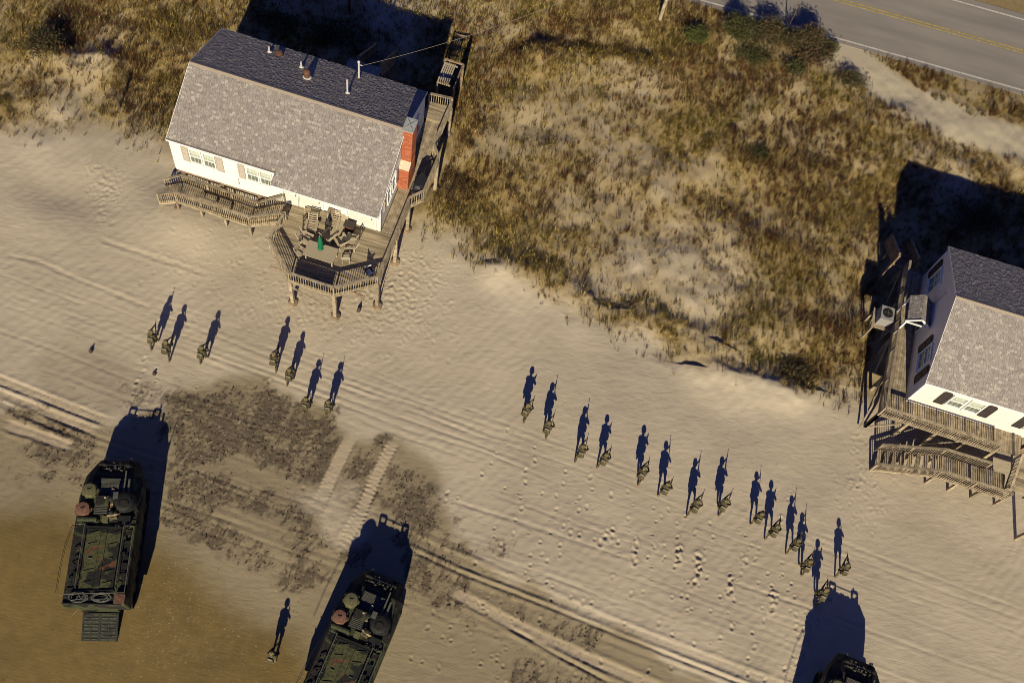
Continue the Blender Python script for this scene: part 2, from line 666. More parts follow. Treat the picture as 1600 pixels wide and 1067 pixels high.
# landward: thin litter between the grass
lit = sstep(.2, 2.5, dd0)
dens0 = fbm(X * .42, Y * .42, 4, 51)
fine = fbm(X * 2.6, Y * 2.6, 4, 52)
lm = lit * sstep(.32, .66, dens0 * .6 + fine * .45)
BARE = ((1060, 400, 2.6, .95), (1130, 430, 2.4, .95), (990, 410, 2., .9), (960, 260, 2.2, .5), (1010, 140, 2., .5), (880, 330, 1.6, .5), (830, 230, 2.2, .4), (100, 180, 2., .9), (150, 90, 1.6, .6), (940, 450, 2., .8), (230, 200, 1.6, .4), (620, 12, 3.5, .8), (700, 10, 3., .6), (1430, 240, 1.5, .5), (1090, 470, 2., .8), (1150, 120, 1., .3), (950, 190, 1.4, .5), (1500, 290, 2., .5), (1040, 300, 1.6, .3))
bm_ = np.zeros(X.shape)
for (u, v, s_, a_) in BARE:
    p = at(u, v)
    bm_ = np.maximum(bm_, a_ * np.exp(-((X - p[0]) ** 2 + (Y - p[1]) ** 2) / (s_ * .9) ** 2))
blend(np.clip(lit * .62 + lm * .4, 0, 1) * .95 * (1 - bm_), (.285, .205, .075))
blend(lm * (1 - bm_) * sstep(.5, .62, fbm(X * 5., Y * 5., 3, 53)) * .6, (.125, .080, .028))
rdd, _, _ = seg_dist(X, Y, DRIVE)
dr = sstep(2.4, 1.3, rdd + (fbm(X * .9, Y * .9, 3, 9) - .5) * 1.2)
blend(dr, (.42, .36, .245))
top = sstep(58.2, 59.2, Y) * (1 - dr)
blend(top * .7, (.22, .165, .08))


def groove(pts, depth, width, berm=0., tread=0., tstep=.3, noise=.3, seed=0, color=None, cm=.8, off=0.):
    P = pline(pts)
    if off:
        t_ = np.array(P[-1]) - np.array(P[0])
        t_ = np.array([t_[1], -t_[0]]) / np.linalg.norm(t_) * off
        P = [np.array(q) + t_ for q in P]
    W = window(P, 1.5)
    x, y = X[W], Y[W]
    if x.size == 0:
        return
    d, sd, run = seg_dist(x, y, P)
    wob = (fbm(x * 1.5, y * 1.5, 2, seed + 100) - .5) * noise
    a = sstep(width / 2 + .10, width / 2 - .06, d + wob * .3)
    L = sum(math.hypot(q[0] - p[0], q[1] - p[1]) for p, q in zip(P[:-1], P[1:]))
    ends = sstep(0, .8, run) * sstep(L, L - .8, run) * onb[W]
    h = -depth * a
    if tread:
        h = h + tread * a * (np.sin(run / tstep * 2 * PI) > .1)
    if berm:
        h = h + berm * np.exp(-((np.abs(d) - width / 2 - .16) / .13) ** 2) * (.5 + fbm(x * 3, y * 3, 2, seed))
    H[W] += h * ends
    if color is not None:
        blend(a * ends * cm, color, W)


SANDL = (.42, .34, .225)
# tracked-vehicle ruts with shoe marks
groove([(-20, 586), (80, 625), (175, 662)], .03, .42, .025, .016, .26, .25, 1, SANDL)
groove([(-20, 608), (70, 643), (160, 678)], .045, .36, .03, .02, .26, .25, 2, SANDL)
groove([(-20, 622), (60, 655), (130, 690)], .04, .3, .03, .02, .26, .25, 3, None)
for q in (-.22, .22):
    groove([(-20, 586), (80, 625), (175, 662)], .05, .09, .0, .05, .22, .0, 1, None, 1, q)
    groove([(-20, 608), (70, 643), (160, 678)], .05, .09, .0, .05, .22, .0, 2, None, 1, q)
groove([(0, 660), (60, 680), (120, 700)], .05, .6, .03, 0, .26, .4, 4, SANDL)
groove([(549, 680), (520, 740), (490, 805)], .035, .70, .04, 0, .28, .2, 5, SANDL, 1)
for q in (-.37, .37):
    groove([(549, 680), (520, 740), (490, 805)], .04, .06, .0, .04, .24, .0, 5, None, 1, q)
groove([(618, 684), (585, 750), (560, 810), (530, 862)], .03, .58, .04, .012, .28, .2, 6, SANDL, .95)
for q in (-.32, .32):
    groove([(618, 684), (585, 750), (560, 810), (535, 852)], .05, .09, .0, .05, .26, .0, 6, None, 1, q)
groove([(625, 835), (700, 868), (760, 895), (850, 930), (1000, 992), (1250, 1085)], .03, .5, .03, .012, .28, .3, 7, None)
groove([(640, 858), (720, 895), (800, 925), (1000, 1005), (1240, 1100)], .06, .11, .035, 0, .28, .4, 8, None)
groove([(700, 920), (790, 970), (900, 1020), (1040, 1080)], .035, .55, .03, .012, .28, .4, 9, SANDL)
groove([(790, 978), (880, 1028), (960, 1070)], .07, .12, .04, 0, .28, .4, 10, None)
W, m = softpoly([(490, 790), (520, 760), (560, 800), (590, 790), (560, 850), (530, 860), (505, 835)], .5, .7, 71)
blend(m * .9, (.43, .36, .25), W)
W, m = softpoly([(530, 745), (565, 750), (560, 780), (530, 790)], .4, .5, 72)
blend(m * .7, (.43, .36, .25), W)
# fan of sand spreading round the duneward ruts
W, m = softpoly([(455, 770), (495, 770), (520, 750), (515, 800), (480, 800)], .4, .6, 73)
blend(m * .7, (.43, .36, .25), W)
# old wheel marks along the upper beach
for i in range(95):
    u0 = rnd.uniform(-60, 1300)
    v0 = 395 + (u0) * .36 + rnd.uniform(-20, 330)
    n = rnd.uniform(150, 600)
    pts = []
    for k in range(6):
        u = u0 + n * k / 5
        pts.append((u, v0 + (u - u0) * (.36 + rnd.uniform(-.008, .008)) + rnd.uniform(-2, 2)))
    groove(pts, rnd.choice((.006, .008, .010, .015)), rnd.choice((.03, .05, .06, .10)), rnd.uniform(.003, .010), rnd.choice([0, 0, .010]), .2, .5, 200 + i)
groove([(0, 395), (60, 408), (130, 440), (240, 482)], .02, .14, .012, 0, .2, .5, 230)
groove([(150, 372), (250, 405), (330, 430)], .02, .2, .015, 0, .2, .5, 231)
groove([(700, 780), (830, 822), (1000, 880)], .022, .12, .012, 0, .2, .5, 232)
groove([(1270, 830), (1400, 880), (1600, 955)], .012, .08, .008, 0, .2, .5, 233)
groove([(1330, 870), (1450, 915), (1640, 985)], .012, .08, .008, 0, .2, .5, 234)

# footprints and scuffs


def pits(P, depth=.06, r=(.05, .10)):
    for (x, y) in P:
        i0, i1 = np.searchsorted(gx, [x - .6, x + .6])
        j0, j1 = np.searchsorted(gy, [y - .6, y + .6])
        if i1 <= i0 or j1 <= j0:
            continue
        xx, yy = X[j0:j1, i0:i1] - x, Y[j0:j1, i0:i1] - y
        a = rnd.uniform(-.5, .5)
        lx, ly = xx * math.cos(a) + yy * math.sin(a), -xx * math.sin(a) + yy * math.cos(a)
        rr = rnd.uniform(*r)
        q = (lx / rr) ** 2 + (ly / (rr * rnd.uniform(1.2, 1.8))) ** 2
        k = depth * rnd.uniform(.6, 1.3)
        H[j0:j1, i0:i1] += -k * np.exp(-q * 1.3) + k * .55 * np.exp(-((np.sqrt(q) - 1.5) / .45) ** 2)


SOLD = [(236, 543), (258, 560), (313, 567), (424, 577), (448, 601), (473, 645), (508, 649),
        (813, 656), (846, 682), (898, 719), (933, 731), (991, 753), (1027, 776), (1073, 804), (1116, 802),
        (1171, 821), (1194, 842), (1227, 863), (1244, 895), (1268, 940), (1303, 900), (421, 1034)]
fp = []
for k, (u, v) in enumerate(SOLD[7:21]):
    x, y = at(u, v)[:2]
    ang = rnd.uniform(-.6, .1)
    for s in range(rnd.randint(5, 12)):
        y -= rnd.uniform(.65, .85)
        x += math.sin(ang) * .5 + rnd.uniform(-.2, .2)
        fp.append((x + (.14 if s % 2 else -.14), y))
for _ in range(110):
    p = at(rnd.uniform(690, 1260), rnd.uniform(760, 1090))
    fp.append((p[0], p[1]))
for u, v in SOLD[:7]:
    x, y = at(u, v)[:2]
    for s in range(6):
        y -= .75
        x += rnd.uniform(-.2, .3)
        fp.append((x + (.14 if s % 2 else -.14), y))
for _ in range(26):
    p = at(rnd.uniform(640, 800), rnd.uniform(930, 1067))
    fp.append((p[0], p[1]))
pits(fp)
for c in [(993, 850), (950, 828), (1062, 862), (1092, 884), (1140, 910), (1210, 930), (1090, 870)]:
    x, y = at(*c)[:2]
    pits([(x + rnd.gauss(0, .12), y - .35 + rnd.gauss(0, .35)) for _ in range(9)], .06, (.07, .13))
churn = []
for _ in range(620):
    p = at(rnd.gauss(620, 45), rnd.gauss(455, 38))
    churn.append((p[0], p[1]))
for _ in range(160):
    p = at(rnd.gauss(470, 60), rnd.gauss(480, 25))
    churn.append((p[0], p[1]))
for _ in range(150):
    p = at(rnd.gauss(165, 16), rnd.gauss(285, 26))
    churn.append((p[0], p[1]))
for _ in range(140):
    p = at(rnd.gauss(350, 70), rnd.gauss(400, 40))
    churn.append((p[0], p[1]))
for _ in range(120):
    p = at(rnd.gauss(1350, 22), rnd.gauss(745, 40))
    churn.append((p[0], p[1]))
pits(churn, .018, (.06, .13))
# sand grain relief and wind ripples
ripm = onb * sstep(.45, .6, fbm(X * .16, Y * .16, 2, 300)) * (1 - wet)
H += ripm * .006 * np.sin(11 * (X * .85 - Y * .5 + .6 * fbm(X * .8, Y * .8, 2, 301)) )
H += onb * (1 - .6 * wet) * ((fbm(X * 1.6, Y * 1.6, 2, 302) - .5) * .028 + (fbm((X * .95 + Y * .3) * 2.2, (Y * .95 - X * .3) * 7., 3, 304) - .5) * .022)
H += (1 - onb) * nearf * (fbm(X * 2., Y * 2., 3, 303) - .5) * .12 * sstep(58.8, 57.5, Y)

nx, ny = len(gx), len(gy)
verts = np.stack([X, Y, H], -1).reshape(-1, 3)
idx = np.arange(nx * ny).reshape(ny, nx)
quads = np.stack([idx[:-1, :-1], idx[:-1, 1:], idx[1:, 1:], idx[1:, :-1]], -1).reshape(-1, 4)


def np_mesh(name, v, f, m, col=None, smooth=False):
    me = bpy.data.meshes.new(name)
    k = f.shape[1]
    me.vertices.add(len(v))
    me.vertices.foreach_set('co', v.astype(np.float32).ravel())
    me.loops.add(f.size)
    me.loops.foreach_set('vertex_index', f.astype(np.int32).ravel())
    me.polygons.add(len(f))
    me.polygons.foreach_set('loop_start', np.arange(0, f.size, k, dtype=np.int32))
    me.update(calc_edges=True)
    if smooth:
        me.polygons.foreach_set('use_smooth', np.ones(len(f), bool))
    else:
        me.polygons.foreach_set('use_smooth', np.zeros(len(f), bool))
    if col is not None:
        a = me.attributes.new('tint', 'FLOAT_COLOR', 'POINT')
        a.data.foreach_set('color', np.concatenate([col, np.ones((len(col), 1))], 1).astype(np.float32).ravel())
    me.materials.append(m)
    return me


GROUND = attr_mat('sand_and_soil', 'tint', .95,   .13, 26., .30, 18., spec=.15)
n_, l_ = GROUND.node_tree.nodes, GROUND.node_tree.links
bp1 = [q for q in n_ if q.type == 'BUMP'][0]
ge_ = [q for q in n_ if q.type == 'NEW_GEOMETRY'][0]
mp_ = n_.new('ShaderNodeMapping')
mp_.inputs['Rotation'].default_value = (0, 0, .18)
mp_.inputs['Scale'].default_value = (1.2, 5.5, 1)
nz_ = n_.new('ShaderNodeTexNoise')
nz_.inputs['Scale'].default_value = 1.4
nz_.inputs['Detail'].default_value = 9
nz_.inputs['Roughness'].default_value = .62
l_.new(ge_.outputs['Position'], mp_.inputs[0])
l_.new(mp_.outputs[0], nz_.inputs['Vector'])
bp2 = n_.new('ShaderNodeBump')
bp2.inputs['Strength'].default_value = .22
bp2.inputs['Distance'].default_value = .09
l_.new(nz_.outputs['Fac'], bp2.inputs['Height'])
l_.new(bp2.outputs[0], bp1.inputs['Normal'])
C = np.clip(C, .01, .9)
ground = link('ground', np_mesh('ground', verts, quads, GROUND, C.reshape(-1, 3), True))
tag(ground, 'beach sand rising to grassy dunes', kind='structure')


def hz(x, y):
    i = int(np.clip(np.searchsorted(gx, x) - 1, 0, nx - 2))
    j = int(np.clip(np.searchsorted(gy, y) - 1, 0, ny - 2))
    a, b = (x - gx[i]) / (gx[i + 1] - gx[i]), (y - gy[j]) / (gy[j + 1] - gy[j])
    return float((H[j, i] * (1 - a) + H[j, i + 1] * a) * (1 - b) + (H[j + 1, i] * (1 - a) + H[j + 1, i + 1] * a) * b)


# ------------------------------------------------------------------ road
ROADM = mat('worn_asphalt', (.225, .200, .165), .9, .10, .6, (.245, .22, .18), .2, 90, stretch=(.25, 1.6, 1))
LINEW = mat('white_road_paint', (.46, .43, .37), .7, .2, 6.)
LINEY = mat('yellow_road_paint', (.36, .27, .08), .7, .3, 4.)
rl, rr_ = -60, 70
road = part('road', MB().box(((rl + rr_) / 2, 63.15, -.02), (rr_ - rl, 7.7, .10)), ROADM, None)
tag(road, 'two lane asphalt road behind the dunes', kind='structure')
xs = [rl + 3.0 * i for i in range(int((rr_ - rl) / 3.0))]
for y, m, nm, wd in ((59.72, LINEW, 'edge_line', .13), (66.45, LINEW, 'edge_line', .13), (63.2, LINEY, 'centre_line', .11), (63.46, LINEY, 'centre_line', .11)):
    part(nm, MB().box(((rl + rr_) / 2, y, .034), (rr_ - rl - 2, wd, .006)), m, road)

# ------------------------------------------------------------------ houses
SH_COL = [(.265, .228, .190), (.240, .205, .172), (.285, .245, .202), (.215, .182, .154), (.255, .216, .178), (.345, .30, .245), (.25, .212, .175), (.262, .225, .187)]


def shingles(name, parent, P0, du, dv, nu, length, rise, cut=None, seed=0, cols=SH_COL, offw=.012):
    """rows of slightly raised uneven tabs on a roof plane: origin P0 at the eave, du along the eave, dv up the slope"""
    r = random.Random(seed)
    P0, du, dv = Vector(P0), Vector(du).normalized(), Vector(dv).normalized()
    n = Vector(nu)
    V, Fc, T = [], [], []
    ex = .135
    rows = int(rise / ex)
    for i in range(rows + 1):
        s0 = i * ex
        s1 = min(s0 + ex * 1.12, rise)
        if s1 - s0 < .03:
            continue
        x = -r.uniform(0, .3)
        while x < length:
            wd = r.choice((.12, .16, .19, .22, .27))
            a, b = max(x, 0), min(x + wd - .018, length)
            x += wd
            if b - a < .03:
                continue
            if cut and not cut((a + b) / 2, s0):
                continue
            th = offw + r.choice((0, 0, .007, .012))
            c = r.choice(cols)
            k = r.uniform(.92, 1.08)
            lo = s0 + r.choice((0, 0, 0, .02))
            p = [P0 + du * a + dv * lo, P0 + du * b + dv * lo, P0 + du * b + dv * s1, P0 + du * a + dv * s1]
            base = len(V)
            V += [p[0] + n * th, p[1] + n * th, p[2] + n * .003, p[3] + n * .003, p[0] - n * .004, p[1] - n * .004]
            Fc += [(base, base + 1, base + 2, base + 3), (base, base + 4, base + 5, base + 1)]
            T += [tuple(q * k * z_ for q, z_ in zip(c, (1.10, 1.14, 1.18)))] * 6
    me = np_mesh(name, np.array([tuple(v) for v in V]), np.array(Fc), SHING, np.array(T))
    o = link(name, me, parent)
    o['kind'] = 'stuff'
    return o


def window(parent, loc, rz, wd, ht, bars=2):
    """double-hung sash window: x along the wall, -y outward"""
    f = MB()
    t = .07
    for sx in (-1, 1):
        f.box((sx * (wd / 2 + t / 2), -.03, 0), (t, .09, ht + 2 * t))
    for sz in (-1, 1):
        f.box((0, -.031, sz * (ht / 2 + t / 2)), (wd, .088, t))
    f.box((0, -.04, 0), (wd, .06, .055))
    f.box((0, -.06, -ht / 2 - t - .015), (wd + .22, .14, .03))
    w_ = part('window', f, TRIM, parent, loc=loc, rot=(0, 0, rz))
    part('pane', MB().box((0, .012, ht / 4), (wd, .02, ht / 2 - .02)), GLASSU, w_)
    part('pane', MB().box((0, .0, -ht / 4), (wd, .02, ht / 2 - .02)), GLASSD, w_)
    b = MB()
    for k in range(1, bars + 1):
        b.box((-wd / 2 + wd * k / (bars + 1), -.012, ht / 4), (.018, .022, ht / 2 - .03))
        b.box((-wd / 2 + wd * k / (bars + 1), -.02, -ht / 4), (.018, .022, ht / 2 - .03))
    b.box((0, -.0125, ht / 4), (wd, .02, .018))
    part('glazing_bars', b, TRIM, w_)
    return w_


def shutter(parent, loc, rz, wd, ht, m, clipped=False):
    c = .12 if clipped else .004
    poly = [(-wd / 2, -ht / 2), (wd / 2, -ht / 2), (wd / 2, ht / 2 - c), (wd / 2 - c, ht / 2), (-wd / 2 + c, ht / 2), (-wd / 2, ht / 2 - c)]
    b = MB().extr([(x, 0, z) for x, z in poly], (0, -.035, 0))
    k = .06
    for sx in (-1, 1):
        b.box((sx * (wd / 2 - k / 2 - .002), -.045, 0), (k, .022, ht - .26))
    for z in (-ht / 2 + .08, 0, ht / 2 - .16):
        b.box((0, -.046, z), (wd - .14, .022, .07))
    return part('shutter', b, m, parent, loc=loc, rot=(0, 0, rz))


def build_house(name, label, org, ang, L, wf, wb, zr, zef, zeb, zfl, wall_m, ov=None, skirt_m=None):
    h = thing(name, label, 'house', (org[0], org[1], 0), ang)
    t = .14
    dz = .16
    sf = (zr - zef) / wf
    sb = (zr - zeb) / wb

    def rz_(y):
        return zr - (sf * -y if y < 0 else sb * y)
    # walls
    part('wall', MB().box((L / 2, -wf + t / 2, (zfl - .25 + zef - dz) / 2), (L, t, zef - dz - zfl + .25)), wall_m, h)
    part('wall', MB().box((L / 2, wb - t / 2, (zfl - .25 + zeb - dz) / 2), (L, t, zeb - dz - zfl + .25)), wall_m, h)
    g_ = [(-wf + t + .002, zfl - .25), (wb - t - .002, zfl - .25), (wb - t - .002, rz_(wb - t) - dz), (0, zr - dz), (-wf + t + .002, rz_(-wf + t) - dz)]
    part('wall', MB().extr([(0, y, z) for y, z in g_], (t, 0, 0)), wall_m, h)
    part('wall', MB().extr([(L - t, y, z) for y, z in g_], (t, 0, 0)), wall_m, h)
    part('floor', MB().box((L / 2, (wb - wf) / 2, zfl - .37), (L - .06, wf + wb - .06, .22)), WOODD, h)
    # clapboard shadow lines, very fine
    cb = MB()
    z = zfl
    while z < zef - .35:
        cb.box((L / 2, -wf - .006, z), (L - .02, .014, .016))
        z += .19
    part('clapboard_edges', cb, wall_m, h)
    for x in (.055, L - .055):
        cbd = MB()
        cbd.box((x, -wf - .011, (zfl - .2 + zef - dz) / 2), (.12, .024, zef - dz - zfl + .2))
        part('corner_board', cbd, TRIM, h)
    for x, sx in ((-.011, 1), (L + .011, 1)):
        for y in (-wf + .055, wb - .055):
            cbd = MB()
            cbd.box((x, y, (zfl - .2 + rz_(y) - .25) / 2), (.024, .12, rz_(y) - .25 - zfl + .2))
            part('corner_board', cbd, TRIM, h)
    # piles and skirting under the house
    for i in range(6):
        for y in (-wf + .25, (wb - wf) / 2, wb - .25):
            x = .3 + (L - .6) * i / 5
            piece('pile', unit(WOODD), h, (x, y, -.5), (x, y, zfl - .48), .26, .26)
    if skirt_m:
        sk = MB()
        x = .1
        while x < L - .1:
            sk.box((x + .07, -wf + .35, (zfl - .5) / 2), (.13, .03, zfl - .5))
            x += .165
        x = -wf + .4
        while x < wb - .1:
            for xx in (.12, L - .12):
                sk.box((xx, x + .07, (zfl - .5) / 2), (.03, .13, zfl - .5))
            x += .165
        o = part('skirting_slats', sk, skirt_m, h)
        o['kind'] = 'stuff'
    # roof
    R = MB()
    oh = .10
    oe = .08
    th = .14

    def slab(x0, x1, y0, y1):
        R.extr([(x0, y0, rz_(y0) - .02), (x0, y1, rz_(y1) - .02), (x0, y1, rz_(y1) - th), (x0, y0, rz_(y0) - th)], (x1 - x0, 0, 0))
    slab(-oh, L + oh, -wf - oe, 0)
    slab(-oh, L + oh, 0.001, wb + oe)
    if ov:
        slab(ov[0], L + oh - .001, -wf - ov[1], -wf - oe - .001)
    roof = part('roof', R, ROOFB, h)
    nf = Vector((0, -sf, 1)).normalized()
    nb = Vector((0, sb, 1)).normalized()
    ofd = (ov[1] if ov else oe)
    yl = -wf - ofd
    cut = None
    if ov:
        lim = (ov[1] - oe) * math.sqrt(1 + sf * sf)
        cut = lambda a, s: a > ov[0] + oh or s > lim
    shingles('shingles', roof, Vector((-oh, yl, rz_(yl) - .02)), (1, 0, 0), (0, 1, sf), nf, L + 2 * oh, abs(yl) * math.sqrt(1 + sf * sf), cut, 3)
    yb_ = wb + oe
    shingles('shingles', roof, Vector((-oh, yb_, rz_(yb_) - .02)), (1, 0, 0), (0, -1, sb), nb, L + 2 * oh, yb_ * math.sqrt(1 + sb * sb), None, 4, offw=.010)
    rc = MB()
    x = -oh
    while x < L + oh - .1:
        rc.beam((x, -.075, zr - .035), (x + .21, -.075, zr - .045), .17, .02, (0, -sf, 1))
        rc.beam((x, .075, zr - .035), (x + .21, .075, zr - .045), .17, .02, (0, sb, 1))
        x += .2
    o = part('ridge_cap', rc, mat('ridge_shingle', (.33, .27, .2), .95, .15, 20.), roof)
    o['kind'] = 'stuff'
    # rake and eave boards
    for x in (-oh - .012, L + oh + .012):
        rk = MB()
        rk.beam((x, -wf - (ov[1] if ov and x > 0 else oe), rz_(-wf - (ov[1] if ov and x > 0 else oe)) - .09), (x, 0, zr - .09), .022, .15)
        rk.beam((x, wb + oe, rz_(wb + oe) - .09), (x, 0.001, zr - .09), .022, .15)
        part('rake_board', rk, TRIM, roof)
    fa = MB()
    xe = ov[0] if ov else L + oh
    fa.box(((xe - oh) / 2, -wf - oe - .012, rz_(-wf - oe) - .09), (xe + oh, .022, .13))
    if ov:
        fa.box(((ov[0] + L + oh) / 2, -wf - ov[1] - .012, rz_(-wf - ov[1]) - .09), (L + oh - ov[0], .022, .13))
        fa.box((ov[0] - .012, -wf - ov[1] / 2 - .04, rz_(-wf - ov[1] / 2) - .1), (.022, ov[1] - .1, .3))
    part('fascia_board', fa, TRIM, roof)
    return h, rz_


H1 = dict(L=12.855, wf=4.093, wb=4.2, zr=8.041, zef=6.022, zeb=6.2, zfl=3.063)
house, RZ1 = build_house('beach_house', 'white beach house with brick chimney and octagonal timber deck', H1O, H1A, wall_m=WHITE, ov=(6.48, .72), skirt_m=mat('pale_skirting_slats', (.42, .36, .27), .8, .15, 6.), **H1)
wf1, wb1 = H1['wf'], H1['wb']
for x in (1.55, 2.39, 5.05, 5.87):
    window(house, (x, -wf1 - .01, 4.95), 0, .62, 1.25)
for x in (.9, 3.02, 4.36):
    shutter(house, (x, -wf1 - .012, 4.92), 0, .42, 1.5, SHUT1)
DOORP = mat('white_blind_behind_glass', (.66, .66, .56), .25, .06, 3.)
# patio doors under the long eave
for x, wd in ((7.3, .95), (8.55, 1.5), (11.7, 1.8)):
    d = MB()
    for sx in (-1, 1):
        d.box((sx * wd / 2, -.03, 0), (.09, .08, 2.1))
    d.box((0, -.031, 1.01), (wd - .09, .078, .08))
    d.box((0, -.04, -1.03), (wd + .1, .10, .05))
    dr_ = part('door', d, TRIM, house, loc=(x, -wf1 - .01, 4.13))
    part('pane', MB().box((0, 0, 0), (wd - .1, .03, 1.96)), DOORP, dr_)
    part('handle', MB().box((wd * .36, -.06, 0), (.03, .05, .16)), GUN, dr_)
for y, z in ((-2.65, 5.0), (-1.75, 5.0), (2.6, 5.0)):
    window(house, (12.865, y, z), PI / 2, .55, 1.25)
shutter(house, (12.867, -3.35, 5.0), PI / 2, .4, 1.45, SHUT1)
for x in (2.2, 5.6, 10.5):
    window(house, (x, wb1 + .01, 4.9), PI, .8, 1.2)
for y in (-2, 2):
    window(house, (-.01, y, 4.9), -PI / 2, .8, 1.2)
# tap and hose bib on the wall, meter box
b = MB().tube((4.05, -wf1 - .02, 3.35), (4.05, -wf1 - .02, 3.95), .025).tube((4.05, -wf1 - .02, 3.6), (4.05, -wf1 - .14, 3.6), .02)
part('wall_tap', b, METALG, house)
part('porch_lamp', MB().box((12.5, -wf1 - .06, 4.7), (.12, .12, .2)), TRIM, house)

# chimney: lower shaft, shoulder, upper shaft, cement cap
chim = part('chimney', MB().box((13.19, -.18, (2.9 + 5.05) / 2), (.60, 1.26, 2.15)).box((13.19, .02, (5.05 + 8.42) / 2), (.58, .84, 3.37)), MORT, house)
V_, F_, T_ = [], [], []
rb = random.Random(5)


def brick_ring(x0, x1, y0, y1, z0, z1):
    z = z0
    k = 0
    while z < z1 - .05:
        for axis_, fixed, a0, a1, nrm in (('x', y0, x0, x1, (0, -1)), ('y', x1, y0, y1, (1, 0)), ('x', y1, x0, x1, (0, 1)), ('y', x0, y0, y1, (-1, 0))):
            a = a0 - (.105 if k % 2 else 0)
            while a < a1 - .02:
                p, q = max(a, a0), min(a + .198, a1)
                a += .21
                if q - p < .03:
                    continue
                o_ = .008 + rb.uniform(0, .004)
                cc = rb.choice([(.42, .125, .055), (.36, .10, .045), (.47, .155, .07), (.31, .09, .045)])
                base = len(V_)
                for (aa, zz, oo) in ((p, z, o_), (q, z, o_), (q, z + .062, o_), (p, z + .062, o_), (p, z, -.002), (q, z, -.002), (q, z + .062, -.002), (p, z + .062, -.002)):
                    if axis_ == 'x':
                        V_.append((aa, fixed + nrm[1] * oo, zz))
                    else:
                        V_.append((fixed + nrm[0] * oo, aa, zz))
                    T_.append(cc)
                for f_ in ((0, 1, 2, 3), (0, 4, 5, 1), (1, 5, 6, 2), (2, 6, 7, 3), (3, 7, 4, 0)):
                    F_.append([base + i for i in f_])
        z += .074
        k += 1


brick_ring(12.89, 13.49, -.81, .45, 2.95, 5.05)
brick_ring(12.90, 13.48, -.40, .44, 5.10, 8.42)
o = link('brick', np_mesh('brick', np.array(V_), np.array(F_), BRICK, np.array(T_)), chim)
o['kind'] = 'stuff'
part('chimney_shoulder', MB().extr([(12.87, -.84, 5.055), (12.87, -.84, 5.10), (12.87, -.40, 5.42), (12.87, -.40, 5.055)], (.64, 0, 0)), mat('pale_shoulder_slab', (.55, .47, .33), .85, .1, 8.), chim)
cp = MB().box((13.19, .02, 8.46), (.68, .96, .08))
for a, b_ in (((12.86, -.45), (13.19, .02)), ((13.52, -.45), (13.19, .02)), ((12.86, .49), (13.19, .02)), ((13.52, .49), (13.19, .02))):
    cp.beam((a[0], a[1], 8.505), (b_[0], b_[1], 8.55), .03, .02)
part('chimney_cap', cp, CAPM, chim)


def on_roof1(u, v):
    """local point on the rear roof slope of the beach house"""
    z = 7.
    for _ in range(8):
        lx, ly = loc1(*at(u, v, z)[:2])
        z = RZ1(ly) - .02
    return lx, ly, z


for (u, v, r, hh) in ((421, 82, .055, .5), (471, 106, .06, .5), (543, 146, .055, 1.25)):
    x, y, z = on_roof1(u, v)
    part('vent_pipe', MB().tube((x, y, z - .05), (x, y, z + hh), r, r, 10).lathe((x, y, z - .02), [(.16, -.03), (.15, .05), (r, .12)], 10), PIPEW, house)
x, y, z = on_roof1(561, 122)
part('service_mast', MB().tube((x, y, z - .05), (x, y, z + 1.45), .06, .06, 10).lathe((x, y, z + 1.44), [(.085, 0), (.08, .1), (.02, .16)], 10).tube((x, y, z + 1.25), (x + .22, y, z + 1.25), .03), PIPEW, house)
MAST = house.matrix_basis @ Vector((x + .2, y, z + 1.25))
x, y, z = on_roof1(436, 86)
part('roof_vent', MB().lathe((x, y, z - .06), [(.24, 0), (.24, .08), (.1, .1), (.1, .2), (.22, .22), (.2, .3), (.05, .34)], 16), BRONZE, house)
x, y, z = on_roof1(480, 122)
part('vent_flashing', MB().lathe((x, y, z - .1), [(.30, 0), (.3, .05), (.26, .16), (.2, .25)], 16), PIPEW, house)
part('turbine_vent', MB().lathe((x, y, z + .15), [(.18, 0), (.19, .06), (.13, .09), (.13, .2), (.21, .26), (.22, .40), (.17, .5), (.05, .54)], 16), BRONZE, house)
# rear porch roof
pr = MB().extr([(7.6, 4.3, 5.80), (7.6, 5.5, 5.35), (7.6, 5.5, 5.24), (7.6, 4.3, 5.69)], (2.1, 0, 0))
pr.box((7.7, 5.4, 4.15), (.1, .1, 2.25)).box((9.6, 5.4, 4.15), (.1, .1, 2.25))
prh = part('porch_roof', pr, ROOFB, house)
shingles('shingles', prh, (7.6, 5.52, 5.345), (1, 0, 0), (0, -1, .375), Vector((0, .35, .94)), 2.1, 1.28, None, 9)


def board_poly_x(parent, poly, z, wid, m, y0, y1, x_lo=None, gap=.008, split=None):
    """boards along x filling a convex-ish polygon, one object each"""
    y = y1 - wid / 2
    n = 0
    while y - wid / 2 >= y0 - 1e-6:
        xsn = []
        for i in range(len(poly)):
            (xa, ya_), (xb, yb2) = poly[i - 1], poly[i]
            if (ya_ > y) != (yb2 > y):
                xsn.append(xa + (y - ya_) / (yb2 - ya_) * (xb - xa))
        if len(xsn) >= 2:
            a, b_ = min(xsn), max(xsn)
            if x_lo is not None:
                a = max(a, x_lo)
            cuts = [a]
            if split and b_ - a > 4:
                cuts.append(a + (b_ - a) * (.35 + .35 * rnd.random()))
            cuts.append(b_)
            for p, q in zip(cuts[:-1], cuts[1:]):
                piece('deck_board', unit(m), parent, (p + .004, y, z - .02 + rnd.uniform(-.004, .004)), (q - .004, y, z - .02 + rnd.uniform(-.004, .004)), wid - gap, .036)
                n += 1
        y -= wid
    return n


